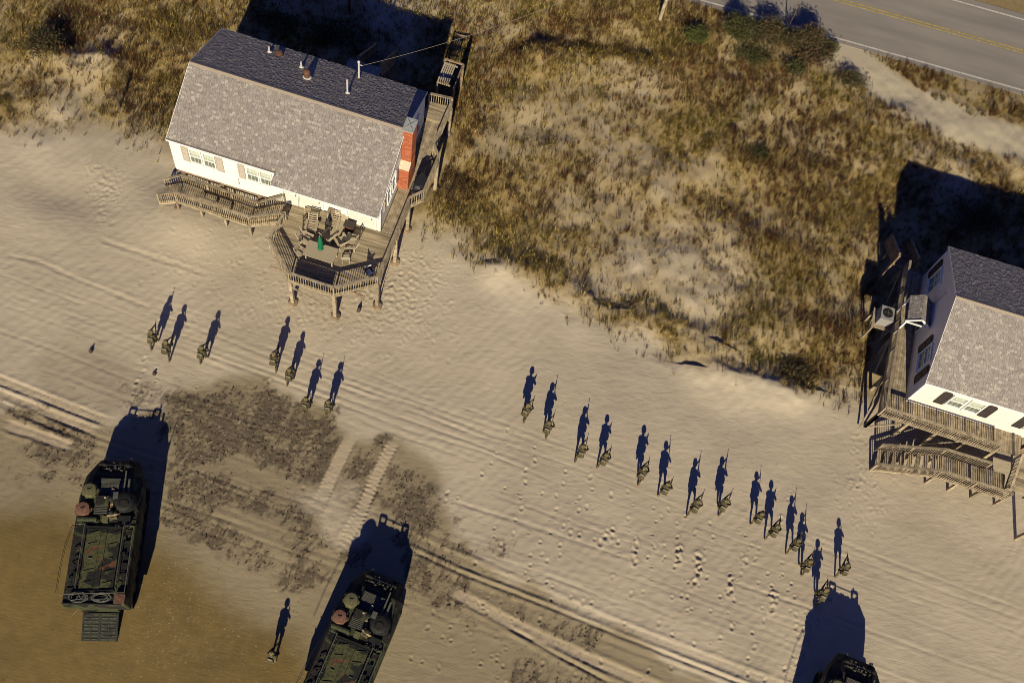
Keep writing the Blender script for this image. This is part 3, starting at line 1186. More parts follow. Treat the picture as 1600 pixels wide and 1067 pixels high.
def boards_y(parent, x0, x1, ya_, yb2, z, wid, m, gap=.008, split=True):
    x = x0 + wid / 2
    while x + wid / 2 <= x1 + 1e-6:
        cuts = [ya_]
        if split and yb2 - ya_ > 4:
            cuts.append(ya_ + (yb2 - ya_) * (.3 + .4 * rnd.random()))
        cuts.append(yb2)
        for p, q in zip(cuts[:-1], cuts[1:]):
            piece('deck_board', unit(m), parent, (x, p + .004, z - .02 + rnd.uniform(-.004, .004)), (x, q - .004, z - .02 + rnd.uniform(-.004, .004)), wid - gap, .036)
        x += wid


def railing(t, P, Q, h=1.0, step=.145, m=WOOD, first_post=True, last_post=False, depth=.25, cap=True):
    """cap board, rails, posts and balusters between two deck-edge points"""
    P, Q = Vector(P), Vector(Q)
    d = Q - P
    L = math.hypot(d.x, d.y)
    upv = Vector((0, 0, h))
    if cap:
        piece('rail_cap', unit(m), t, P + upv, Q + upv, .15, .04)
    piece('rail', unit(m), t, P + Vector((0, 0, h - .07)), Q + Vector((0, 0, h - .07)), .045, .085)
    piece('rail', unit(m), t, P + Vector((0, 0, .09)), Q + Vector((0, 0, .09)), .045, .085)
    n = max(1, round(L / 1.9))
    for i in range(n + 1):
        if (i == 0 and not first_post) or (i == n and not last_post):
            continue
        c = P + d * (i / n)
        piece('rail_post', unit(m), t, c - Vector((0, 0, depth)), c + Vector((0, 0, h - .022)), .09, .09)
    k = int(L / step)
    side = Vector((d.y, -d.x, 0)).normalized() * .045
    for i in range(1, k):
        c = P + d * (i / k) + side
        piece('baluster', unit(m), t, c + Vector((0, 0, -.06)), c + Vector((0, 0, h - .03)), .038, .038)


# ---- octagonal deck of the beach house
ZD = H1['zfl'] - .1
deck = thing('timber_deck', 'weathered octagonal timber deck with slatted railing before the white beach house', 'deck', (H1O[0], H1O[1], 0), H1A)
CAPPX = [(442.7, 334.8), (419.6, 372), (450.4, 425.8), (520.9, 448.9), (590, 432.2), (639.7, 309), (662.3, 298), (685, 244), (678, 224.3), (706.6, 156.4), (671.2, 148.5)]
DP = [loc1(*at(u, v, ZD + 1.0)[:2]) for u, v in CAPPX]
xr = DP[5][0]
fp_ = [(DP[0][0], -wf1 - .02)] + [DP[i] for i in range(5)] + [(xr, -wf1 - .02)]
board_poly_x(deck, fp_, ZD, .14, WOODX, min(p[1] for p in fp_), -wf1 - .02, split=True)
boards_y(deck, 12.92, DP[5][0] + .12, -wf1 - .0, 4.5, ZD, .14, WOOD)
boards_y(deck, DP[5][0] + .12, DP[6][0] + .1, DP[6][1] - .15, DP[7][1] + .2, ZD, .14, WOOD, split=False)
# raised landing at the rear corner
yy = 4.5
while yy < DP[9][1] - .05:
    piece('deck_board', unit(WOODX), deck, (12.7, yy + .07, ZD + .16), (DP[9][0] + .02, yy + .07, ZD + .16), .13, .036)
    yy += .14
piece('step_riser', unit(WOOD), deck, (12.95, 4.5, ZD + .06), (DP[9][0], 4.5, ZD + .06), .03, .16)
for i in range(10):
    a, b_ = DP[i], DP[i + 1]
    if i == 9:
        railing(deck, (a[0], a[1], ZD + .16), (b_[0], b_[1], ZD + .16), last_post=True)
    else:
        railing(deck, (a[0], a[1], ZD), (b_[0], b_[1], ZD))
for i in range(9):
    a, b_ = DP[i], DP[i + 1]
    piece('rim_joist', unit(WOOD), deck, (a[0], a[1], ZD - .15), (b_[0], b_[1], ZD - .15), .05, .22)
for (x, y) in [DP[0], DP[2], DP[3], DP[4], (xr, -4.3), DP[5], DP[7], DP[9], (DP[2][0], -4.4), (10.2, -4.4), (10.2, -6.5)]:
    xx, yy = x - .02 * (x > 9), y + .08
    piece('deck_post', unit(WOOD), deck, (xx, yy, -.35), (xx, yy, ZD - .06), .2, .2)
    part('footing', MB().lathe((xx, yy, -.35), [(.3, 0), (.3, .38), (.2, .42)], 10), WOODD, deck)
piece('brace', unit(WOOD), deck, (DP[2][0], DP[2][1] + .08, ZD - .9), (DP[3][0] - .05, DP[3][1] + .08, .5), .05, .14)
piece('brace', unit(WOOD), deck, (DP[3][0], DP[3][1] + .2, ZD - .9), (DP[2][0] + .9, DP[2][1] + 1.2, ZD - .4), .05, .14)
piece('brace', unit(WOOD), deck, (DP[4][0], DP[4][1] + .2, .6), (xr, -4.4, ZD - .4), .05, .14)
for k in range(8):
    y = -4.6 - k * .55
    if y > min(p[1] for p in fp_) + .4:
        piece('joist', unit(WOODD), deck, (7.6, y, ZD - .15), (13.4, y, ZD - .15), .05, .2)
for k in range(9):
    piece('joist', unit(WOODD), deck, (12.95, -3.8 + k * .95, ZD - .15), (xr, -3.8 + k * .95, ZD - .15), .05, .2)

# ---- long timber stairs to the sand in front of the house
stair = thing('beach_stairs', 'long timber walkway and stairs with slatted rails along the left front wall', 'stairs', (H1O[0], H1O[1], 0), H1A)
ZW = 1.25
wo = [loc1(*at(u, v, z)[:2]) + (z - 1.0,) for u, v, z in ((245.4, 302.8, 1.45), (272.3, 300.2, ZW + 1), (387.6, 338.7, ZW + 1), (445.3, 332.3, ZD + 1))]
wi = [loc1(*at(u, v, z)[:2]) + (z - 1.0,) for u, v, z in ((256.9, 279.7, 1.45), (283.8, 273.3, ZW + 1), (401.7, 316.9, ZW + 1), (443.5, 303.5, ZD + 1))]
for pl_ in (wo, wi):
    for i in range(3):
        railing(stair, pl_[i], pl_[i + 1], last_post=(i == 2), step=.13)
# walkway boards across
n = int((wo[2][0] - wo[1][0]) / .14)
for i in range(n):
    f_ = (i + .5) / n
    a = Vector(wo[1]).lerp(Vector(wo[2]), f_)
    b_ = Vector(wi[1]).lerp(Vector(wi[2]), f_)
    piece('walkway_board', unit(WOOD), stair, a + Vector((0, -.05, -.02)), b_ + Vector((0, .05, -.02)), .13, .036)
for (A0, A1, B0, B1, n) in ((wo[2], wo[3], wi[2], wi[3], 9), (wo[0], wo[1], wi[0], wi[1], 4)):
    A0, A1, B0, B1 = map(Vector, (A0, A1, B0, B1))
    for i in range(n):
        f_ = (i + .5) / n
        z = A0.z + (A1.z - A0.z) * (i + 1) / (n + 1)
        a, b_ = A0.lerp(A1, f_), B0.lerp(B1, f_)
        a.z = b_.z = z
        piece('tread', unit(WOOD), stair, a, b_, .26, .04)
    for p, q in ((A0, A1), (B0, B1)):
        piece('stringer', unit(WOOD), stair, p + Vector((0, 0, -.12)), q + Vector((0, 0, -.12)), .05, .24)
for pl_ in (wo, wi):
    piece('rim_joist', unit(WOOD), stair, Vector(pl_[1]) + Vector((0, 0, -.14)), Vector(pl_[2]) + Vector((0, 0, -.14)), .05, .2)
    for f_ in (0, .33, .66, 1):
        p = Vector(pl_[1]).lerp(Vector(pl_[2]), f_)
        piece('support_post', unit(WOOD), stair, (p.x, p.y, -.3), (p.x, p.y, ZW - .05), .14, .14)
a = Vector(wo[1]).lerp(Vector(wo[2]), .30)
b_ = Vector(wo[1]).lerp(Vector(wo[2]), .72)
bench = thing('walkway_bench', 'narrow plank bench along the outer rail of the timber walkway', 'bench', (H1O[0], H1O[1], 0), H1A)
for k in range(3):
    oy = .16 + .13 * k
    piece('seat_board', unit(CHAIRM), bench, a + Vector((0, oy, .62)), b_ + Vector((0, oy, .62)), .12, .04)
for f_ in (.05, .5, .95):
    p = a.lerp(b_, f_)
    piece('leg', unit(WOOD), bench, (p.x, p.y + .29, ZW), (p.x, p.y + .29, ZW + .6), .06, .3)


# ---- rear stairs with solid sides (both houses)
def rear_stairs(label, org, ang, x0, x1, y0, ys, y1, zt, z0, m):
    t = thing('rear_stairs', label, 'stairs', (org[0], org[1], 0), ang)
    y = y0 + .07
    while y < ys:
        piece('deck_board', unit(m), t, (x0, y, zt - .02), (x1, y, zt - .02), .13, .036)
        y += .14
    n = 11
    for i in range(n):
        yy = ys + (y1 - ys) * (i + .5) / n
        z = zt - (zt - z0) * (i + 1) / (n + 1)
        piece('tread', unit(m), t, (x0, yy, z), (x1, yy, z), .3, .045)
    for x in (x0 - .03, x1 + .03):
        piece('rail_cap', unit(m), t, (x, ys, zt + 1), (x, y1, z0 + 1), .15, .04)
        piece('rail_cap', unit(m), t, (x, y0, zt + 1), (x, ys, zt + 1), .15, .04)
        for k in range(6):
            o_ = .1 + k * .155
            piece('side_board', unit(m), t, (x, ys, zt + o_), (x, y1, z0 + o_), .03, .15)
            piece('side_board', unit(m), t, (x, y0, zt + o_), (x, ys, zt + o_), .03, .15)
        for yq, zq in ((y0 + .1, zt), (ys, zt), ((ys + y1) / 2, (zt + z0) / 2), (y1, z0)):
            piece('rail_post', unit(m), t, (x, yq, -.3), (x, yq, zq + .97), .1, .1)
        piece('stringer', unit(m), t, (x, ys, zt - .15), (x, y1, z0 - .15), .05, .26)
    return t


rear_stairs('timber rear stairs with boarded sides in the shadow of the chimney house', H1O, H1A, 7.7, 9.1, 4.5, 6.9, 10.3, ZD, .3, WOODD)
# slatted platform at the edge of the shadow
pf = thing('slatted_platform', 'raised slatted timber platform catching sun at the edge of the house shadow', 'platform', (H1O[0], H1O[1], 0), H1A)
ZP = 2.45
q0, q1, q2 = loc1(*at(682, 128, ZP)[:2]), loc1(*at(704, 133, ZP)[:2]), loc1(*at(692, 96, ZP)[:2])
px0, px1, py0, py1 = q0[0], q1[0], q0[1], q2[1]
n = int((px1 - px0) / .135)
for k in range(n):
    x = px0 + .07 + k * .135
    piece('slat', unit(CHAIRM), pf, (x, py0, ZP), (x, py1, ZP), .095, .04)
for y in (py0 + .05, (py0 + py1) / 2, py1 - .05):
    piece('bearer', unit(WOOD), pf, (px0, y, ZP - .08), (px1, y, ZP - .08), .06, .1)
for x in (px0 + .05, px1 + .25):
    for y in (py0 + .05, py1):
        piece('leg', unit(WOODD), pf, (x, y, -.3), (x, y, ZP - .1), .1, .1)
for p, q in (((px1 + .3, py0), (px1 + .3, py1 + .1)), ((px0, py1 + .15), (px1 + .35, py1 + .15))):
    piece('rail_cap', unit(WOODD), pf, (p[0], p[1], ZP + .1), (q[0], q[1], ZP + .1), .1, .1)
    for e in (p, q):
        piece('rail_post', unit(WOODD), pf, (e[0], e[1], -.3), (e[0], e[1], ZP + .05), .09, .09)

# ---- deck furniture
FURN = {}


def fur(u, v, z=ZD):
    return at(u, v, z)


def adirondack(label, u, v, face, flip=False):
    p = fur(u, v, ZD + .35)
    t = thing('deck_chair', label, 'chair', (p[0], p[1], ZD), face, 'slatted chairs on the octagonal deck')
    for k in range(5):
        piece('seat_slat', unit(CHAIRM), t, (-.27, -.22 + k * .115, .40 - k * .022), (.27, -.22 + k * .115, .40 - k * .022), .10, .025)
    for k in range(5):
        z0 = .36 + k * .15
        piece('back_slat', unit(CHAIRM), t, (-.26, .30 + k * .055, z0), (.26, .30 + k * .055, z0), .025, .095)
    for sx in (-.27, .27):
        piece('back_post', unit(CHAIRM), t, (sx, .24, .2), (sx, .56, 1.08), .04, .06)
        piece('leg', unit(CHAIRM), t, (sx, -.26, 0), (sx, -.26, .58), .06, .08)
        piece('leg', unit(CHAIRM), t, (sx, .28, 0), (sx, .24, .4), .05, .08)
        piece('arm', unit(CHAIRM), t, (sx * 1.15, -.33, .60), (sx * 1.15, .36, .60), .13, .03)
        piece('side_rail', unit(CHAIRM), t, (sx, -.26, .36), (sx, .3, .24), .03, .09)
    return t


adirondack('tall slatted chair nearest the stair end of the deck, facing the table', 487, 355, .1)
adirondack('pale slatted chair at the left end of the tan table', 479, 375, PI * .45)
adirondack('slatted chair right of the closed green parasol', 515, 369, PI - .5)
adirondack('slatted chair against the house wall beside the tan lounger', 521, 349, .05)
adirondack('pale slatted chair at the right of the table, turned toward it', 533, 377, PI * 1.25)
adirondack('slatted chair at right of the furniture group in front of the dark cooler', 546, 384, -1.2)


def folding(label, u, v, face):
    p = fur(u, v, ZD + .3)
    t = thing('folding_chair', label, 'chair', (p[0], p[1], ZD), face, 'folding chairs on the octagonal deck')
    for sx in (-.24, .24):
        piece('leg', unit(CHAIRM), t, (sx, -.25, 0), (sx, .25, .62), .035, .04)
        piece('leg', unit(CHAIRM), t, (sx * .9, .25, 0), (sx * .9, -.25, .60), .035, .04)
        piece('arm', unit(CHAIRM), t, (sx, -.28, .63), (sx, .28, .63), .06, .03)
        piece('back_post', unit(CHAIRM), t, (sx, .24, .6), (sx, .33, .95), .035, .04)
    for k in range(4):
        piece('seat_slat', unit(CHAIRM), t, (-.22, -.16 + .11 * k, .43), (.22, -.16 + .11 * k, .43), .09, .02)
    for k in range(2):
        piece('back_slat', unit(CHAIRM), t, (-.24, .28 + .025 * k, .74 + .12 * k), (.24, .28 + .025 * k, .74 + .12 * k), .02, .1)
    return t


folding('pale folding chair at the right front corner of the tan table', 540.5, 403, PI + .3)
folding('pale folding chair by the left rail at the table corner', 470, 396, 1.2)

p = fur(501.4, 393.8, ZD + .74)
table = thing('dining_table', 'long tan outdoor table with a closed green parasol', 'table', (p[0], p[1], ZD), H1A)
for k in range(8):
    piece('table_slat', unit(TABLEM), table, (-.92, -.46 + k * .131, .74), (.92, -.46 + k * .131, .74), .127, .03)
for sx in (-.8, .8):
    for sy in (-.38, .38):
        piece('leg', unit(CHAIRM), table, (sx, sy, 0), (sx, sy, .72), .07, .07)
    piece('apron', unit(CHAIRM), table, (sx, -.38, .67), (sx, .38, .67), .03, .09)
um = thing('parasol', 'closed dark green parasol standing through the tan deck table', 'parasol', (p[0] - .02, p[1] + .05, ZD + .0))
part('pole', MB().tube((0, 0, .0), (0, 0, 2.55), .022, .018, 8), CHAIRM, um)
part('canopy', MB().lathe((0, 0, 1.05), [(.17, 0), (.19, .06), (.15, .35), (.15, .75), (.11, 1.1), (.05, 1.38), (.015, 1.42)], 7), GREEN, um)
part('tie', MB().lathe((0, 0, 1.5), [(.16, 0), (.165, .05), (.16, .06)], 8), GREEN, um)
part('base', MB().lathe((0, 0, 0), [(.26, 0), (.25, .06), (.08, .1)], 14), VDARK, um)

p = fur(531, 353, ZD + .35)
t = thing('lounger', 'tan cushioned lounger between slatted chairs by the house wall', 'lounger', (p[0], p[1], ZD), -.15)
piece('cushion', unit(TABLEM), t, (0, -.75, .36), (0, .35, .36), .56, .1)
piece('back_cushion', unit(TABLEM), t, (0, .35, .4), (0, .85, .72), .56, .09)
for sx in (-.24, .24):
    for sy in (-.65, .35):
        piece('leg', unit(CHAIRM), t, (sx, sy, 0), (sx, sy, .32), .05, .05)
p = fur(549, 374, ZD + .4)
t = thing('side_table', 'square tan side table right of the pale slatted chair', 'table', (p[0], p[1], ZD), -.1)
for k in range(5):
    piece('table_slat', unit(TABLEM), t, (-.34, -.28 + .14 * k, .46), (.34, -.28 + .14 * k, .46), .132, .03)
for sx in (-.3, .3):
    for sy in (-.28, .28):
        piece('leg', unit(CHAIRM), t, (sx, sy, 0), (sx, sy, .45), .05, .05)
p = fur(546.5, 353, ZD + .3)
t = thing('storage_box', 'dark brown storage box against the house wall behind the chairs', 'box', (p[0], p[1], ZD), H1A)
part('body', MB().box((0, 0, .24), (.62, .42, .46)), BRONZE, t)
part('lid', MB().box((0, 0, .505), (.66, .46, .06)), SHUT2, t)
# long planter bench on the wall
a = loc1(*at(480, 322, ZD + .45)[:2])
b_ = loc1(*at(521, 336, ZD + .45)[:2])
t = thing('wall_bench', 'long low timber bench against the white wall under the eave', 'bench', (H1O[0], H1O[1], 0), H1A)
for k in range(3):
    piece('seat_board', unit(WOODX), t, (a[0], -wf1 - .18 - .13 * k, ZD + .45), (b_[0], -wf1 - .18 - .13 * k, ZD + .45), .12, .04)
for f_ in (.03, .5, .97):
    x = a[0] + (b_[0] - a[0]) * f_
    piece('leg', unit(WOODX), t, (x, -wf1 - .31, ZD), (x, -wf1 - .31, ZD + .43), .34, .07)
p = fur(518, 335, ZD + .5)
t = thing('storage_cabinet', 'narrow upright grey timber cabinet at the end of the wall bench', 'cabinet', (p[0], p[1] - .1, ZD), H1A)
part('body', MB().box((0, 0, .5), (.34, .34, 1.0)), WOODX, t)
part('top', MB().box((0, 0, 1.02), (.4, .4, .04)), WOOD, t)
part('door', MB().box((0, -.18, .5), (.28, .02, .84)), WOOD, t)
p = fur(577.5, 425, ZD + .4)
t = thing('dark_chair', 'black and white folding chair in the front corner of the deck', 'chair', (p[0], p[1], ZD), 2.4)
for sx in (-.25, .25):
    piece('leg', unit(VDARK), t, (sx, -.25, 0), (sx, .2, .62), .04, .04)
    piece('leg', unit(VDARK), t, (sx, .25, 0), (sx, -.2, .60), .04, .04)
    piece('arm', unit(TRIM), t, (sx, -.25, .63), (sx, .25, .63), .07, .04)
    piece('back_post', unit(VDARK), t, (sx, .2, .5), (sx, .34, 1.0), .04, .04)
piece('seat', unit(VDARK), t, (0, -.22, .43), (0, .22, .43), .5, .04)
piece('back', unit(VDARK), t, (0, .26, .62), (0, .34, .95), .5, .04)
piece('towel', unit(TRIM), t, (0, -.1, .47), (0, .15, .47), .3, .03)
# covered grill on the bump-out
p = at(659, 286, ZD + .8)
t = thing('covered_grill', 'barbecue grill under a black cover on the side deck by the chimney', 'grill', (p[0] - .1, p[1], ZD), H1A)
cv = MB()
prof = [(.30, .62, 0), (.30, .62, .6), (.33, .68, .75), (.31, .64, 1.02), (.2, .52, 1.16)]
vs = []
for hx, hy, z in prof:
    for k in range(12):
        a_ = 2 * PI * k / 12
        cx_, sy_ = math.cos(a_), math.sin(a_)
        r = (abs(cx_) ** 4 + abs(sy_) ** 4) ** -.25
        vs.append((cx_ * r * hx * (1 + .05 * (k % 2)), sy_ * r * hy, z))
fs = [(i * 12 + k, i * 12 + (k + 1) % 12, (i + 1) * 12 + (k + 1) % 12, (i + 1) * 12 + k) for i in range(4) for k in range(12)] + [tuple(range(48, 60))]
cv.add(vs, fs)
part('cover', cv, BLACK, t)
piece('handle', unit(METALG), t, (-.36, -.4, .75), (-.36, .4, .75), .03, .03)
for sy in (-.5, .5):
    piece('leg', unit(METALG), t, (-.35, sy, 0), (-.35, sy, .8), .04, .04)

# ---------------------------------------------------------------- right-hand house
H2 = dict(L=14.0, wf=4.353, wb=4.52, zr=7.982, zef=5.25, zeb=6.05, zfl=2.399)
house2, RZ2 = build_house('grey_roofed_house', 'white house with dark brown shutters at the right edge above stairs', H2O, H2A, wall_m=WHITE2, **H2)
wf2, wb2 = H2['wf'], H2['wb']
for x in (2.32, 3.38, 7.2, 8.25):
    window(house2, (x, -wf2 - .01, 4.04), 0, .78, 1.25)
for x in (1.52, 4.22, 6.35, 9.1):
    shutter(house2, (x, -wf2 - .012, 3.98), 0, .56, 1.62, SHUT2, True)
for y, sh in ((3.0, (3.0 + 1.0,)), (-2.35, (-2.35 + 1.0, -2.35 - 1.05))):
    window(house2, (-.01, y, 4.4), -PI / 2, 1.1, 1.6, 1)
    for s_ in sh:
        shutter(house2, (-.012, y + (s_ - y), 4.2), -PI / 2, .5, 1.95, SHUT2, True)
dd = MB()
for sy in (-.5, .5):
    dd.box((sy, -.03, 0), (.09, .08, 2.1))
dd.box((0, -.031, 1.02), (.91, .078, .08))
d_ = part('door', dd, TRIM, house2, loc=(-.01, .75, 3.43), rot=(0, 0, -PI / 2))
part('pane', MB().box((0, 0, 0), (.9, .03, 2.0)), GLASSD, d_)
part('vent_pipe', MB().tube((-.06, 1.2, 2.5), (-.06, 1.2, 6.2), .03, .03, 8), PIPEW, house2)
# side porch canopy: little gable roof with white truss front
cn = MB()
y0, y1 = -.28, 1.45
za, ze = 5.0, 4.45
xa, xl, xrt = -.72, -1.42, -.02
cn.extr([(xa, y0, za), (xl, y0, ze), (xl, y0, ze - .06), (xa, y0, za - .07)], (0, y1 - y0, 0))
cn.extr([(xa + .001, y0, za), (xrt, y0, ze), (xrt, y0, ze - .06), (xa + .001, y0, za - .07)], (0, y1 - y0, 0))
can = part('porch_canopy', cn, ROOFB, house2)
sl_ = (za - ze) / (xa - xl)
shingles('shingles', can, (xl, y1, ze), (0, -1, 0), (1, 0, sl_), Vector((-sl_, 0, 1)).normalized(), y1 - y0, math.hypot(xa - xl, za - ze), None, 12)
shingles('shingles', can, (xrt, y0, ze), (0, 1, 0), (-1, 0, sl_), Vector((sl_, 0, 1)).normalized(), y1 - y0, math.hypot(xa - xl, za - ze), None, 13)
tr = MB()
tr.beam((xl - .06, y0 - .05, ze - .06), (xa, y0 - .05, za - .01), .05, .13)
tr.beam((xrt, y0 - .05, ze - .06), (xa + .01, y0 - .05, za - .01), .05, .13)
tr.beam((xl - .06, y0 - .08, ze - .09), (xrt, y0 - .08, ze - .09), .05, .11)
for yq in (y0 + .05, y1 - .1):
    part('canopy_post', MB().box((xl + .05, yq, 3.4), (.1, .1, 2.05)), TRIM, house2)
part('truss', tr, TRIM, can)

ZD2 = H2['zfl'] - .1
deck2 = thing('side_deck', 'timber deck with slatted railing round the corner of the right-hand house', 'deck', (H2O[0], H2O[1], 0), H2A)
E1 = loc2(*at(1385.3, 636.2, ZD2 + 1)[:2])
E2 = loc2(*at(1566.4, 695.5, ZD2 + 1)[:2])
E3 = loc2(*at(1423, 407, ZD2 + 1)[:2])
x = E1[0]
boards_y(deck2, E1[0], 0.0, -wf2, E3[1], ZD2, .14, WOOD)
x = E1[0] + .07
while x < E2[0] + 1.6:
    piece('deck_board', unit(WOOD), deck2, (x, E1[1] - .03, ZD2 - .02), (x, -wf2 - .03, ZD2 - .02), .13, .036)
    x += .14
railing(deck2, (E1[0], E1[1], ZD2), (E2[0], E2[1], ZD2), last_post=True)
railing(deck2, (E3[0], E3[1], ZD2), (E1[0], E1[1], ZD2))
for a, b_ in ((E1, E2), (E3, E1)):
    piece('rim_joist', unit(WOOD), deck2, (a[0], a[1], ZD2 - .15), (b_[0], b_[1], ZD2 - .15), .05, .24)
for k in range(5):
    f_ = k / 4
    for a, b_ in ((E1, E2), (E3, E1)):
        xx, yy = a[0] + (b_[0] - a[0]) * f_, a[1] + (b_[1] - a[1]) * f_
        piece('deck_post', unit(WOOD), deck2, (xx + .06, yy + .06, -.4), (xx + .06, yy + .06, ZD2 - .06), .18, .18)
for k in range(4):
    f_ = k / 4
    xx, yy = E3[0] + (E1[0] - E3[0]) * f_, E3[1] + (E1[1] - E3[1]) * f_
    piece('brace', unit(WOOD), deck2, (xx - .06, yy, ZD2 - .3), (xx - .06, yy - 1.6, .3), .05, .14)
    x3 = E1[0] + (E2[0] - E1[0]) * f_
    if k % 2 == 0:
        piece('brace', unit(WOOD), deck2, (x3 + .1, E1[1] - .1, .3), (x3 + 1.5, E1[1] - .1, ZD2 - .3), .05, .14)
piece('outrigger', unit(WOOD), deck2, (E1[0] - .1, E1[1] + 1.3, ZD2 - .5), (E1[0] - .35, E1[1] - .3, .2), .1, .1)

st2 = thing('beach_stairs', 'timber stairs and landing with slatted rails in front of the right-hand house', 'stairs', (H2O[0], H2O[1], 0), H2A)
ZL = 1.3
si = [loc2(*at(u, v, z + 1)[:2]) + (z,) for u, v, z in ((1379.9, 694.4, .15), (1480, 702, ZL), (1551, 723.5, ZL))]
so_ = [loc2(*at(u, v, z + 1)[:2]) + (z,) for u, v, z in ((1372, 724.6, .15), (1473.7, 735.4, ZL), (1583.6, 770.9, ZL))]
for pl_ in (si, so_):
    for i in range(2):
        railing(st2, pl_[i], pl_[i + 1], last_post=(i == 1), step=.135)
n = int((so_[2][0] - so_[1][0]) / .14)
for i in range(n):
    x = so_[1][0] + (i + .5) * .14
    piece('landing_board', unit(WOOD), st2, (x, so_[1][1] - .05, ZL - .02), (x, si[1][1] + .05, ZL - .02), .13, .036)
for i in range(8):
    f_ = (i + .5) / 8
    a, b_ = Vector(so_[0]).lerp(Vector(so_[1]), f_), Vector(si[0]).lerp(Vector(si[1]), f_)
    a.z = b_.z = .15 + (ZL - .15) * (i + 1) / 9
    piece('tread', unit(WOOD), st2, a, b_, .28, .045)
for pl_ in (si, so_):
    piece('stringer', unit(WOOD), st2, Vector(pl_[0]) + Vector((0, 0, -.1)), Vector(pl_[1]) + Vector((0, 0, -.12)), .05, .26)
    piece('rim_joist', unit(WOOD), st2, Vector(pl_[1]) + Vector((0, 0, -.14)), Vector(pl_[2]) + Vector((0, 0, -.14)), .05, .2)
    for f_ in (0, .33, .66, 1):
        p = Vector(pl_[1]).lerp(Vector(pl_[2]), f_)
        piece('support_post', unit(WOOD), st2, (p.x, p.y, -.4), (p.x, p.y, ZL - .06), .15, .15)
    p = Vector(pl_[0])
    piece('support_post', unit(WOOD), st2, (p.x, p.y, -.4), (p.x, p.y, 1.1), .12, .12)
# upper flight from deck down to the landing
for i in range(6):
    f_ = (i + .5) / 6
    z = ZL + (ZD2 - ZL) * (i + 1) / 7
    piece('tread', unit(WOOD), st2, (so_[2][0] - .1 + .0 * i, si[2][1] - .9 + f_ * 1.5, z), (so_[2][0] + 1.15, si[2][1] - .9 + f_ * 1.5, z), .28, .045)
for xx in (so_[2][0] - .12, so_[2][0] + 1.2):
    railing(st2, (xx, si[2][1] - 1., ZL), (xx, si[2][1] + .7, ZD2), last_post=True, step=.2)
piece('support_post', unit(WOOD), st2, (8.5, -9.9, -.4), (8.5, -9.9, 2.6), .18, .18)
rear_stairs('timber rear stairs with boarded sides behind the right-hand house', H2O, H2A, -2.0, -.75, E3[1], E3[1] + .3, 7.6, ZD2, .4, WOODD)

p = at(1385, 492, 2.5)
t = thing('air_conditioner', 'white outdoor air conditioner unit on a timber shelf beside the right-hand house', 'air conditioner', (p[0], p[1], 0), H2A)
part('casing', MB().box((0, 0, 2.32), (.82, .95, .82)), ACM, t)
part('fan_grille', MB().lathe((0, .02, 2.732), [(.33, 0), (.33, .015), (.1, .03)], 20), VDARK, t)
part('fan_guard', MB().box((0, .02, 2.775), (.6, .03, .012)).box((0, .02, 2.79), (.03, .6, .012)), VGREY, t)
sh_ = thing('equipment_shelf', 'timber shelf on posts carrying the white air conditioner', 'shelf', (p[0], p[1], 0), H2A)
for k in range(8):
    piece('shelf_board', unit(WOOD), sh_, (-.55 + k * .16, -.75, 1.88), (-.55 + k * .16, .65, 1.88), .15, .04)
for sx in (-.5, .5):
    for sy in (-.65, .55):
        piece('leg', unit(WOOD), sh_, (sx, sy, -.4), (sx, sy, 1.86), .1, .1)
    piece('brace', unit(WOOD), sh_, (sx, -.65, .9), (sx, .55, 1.7), .04, .09)

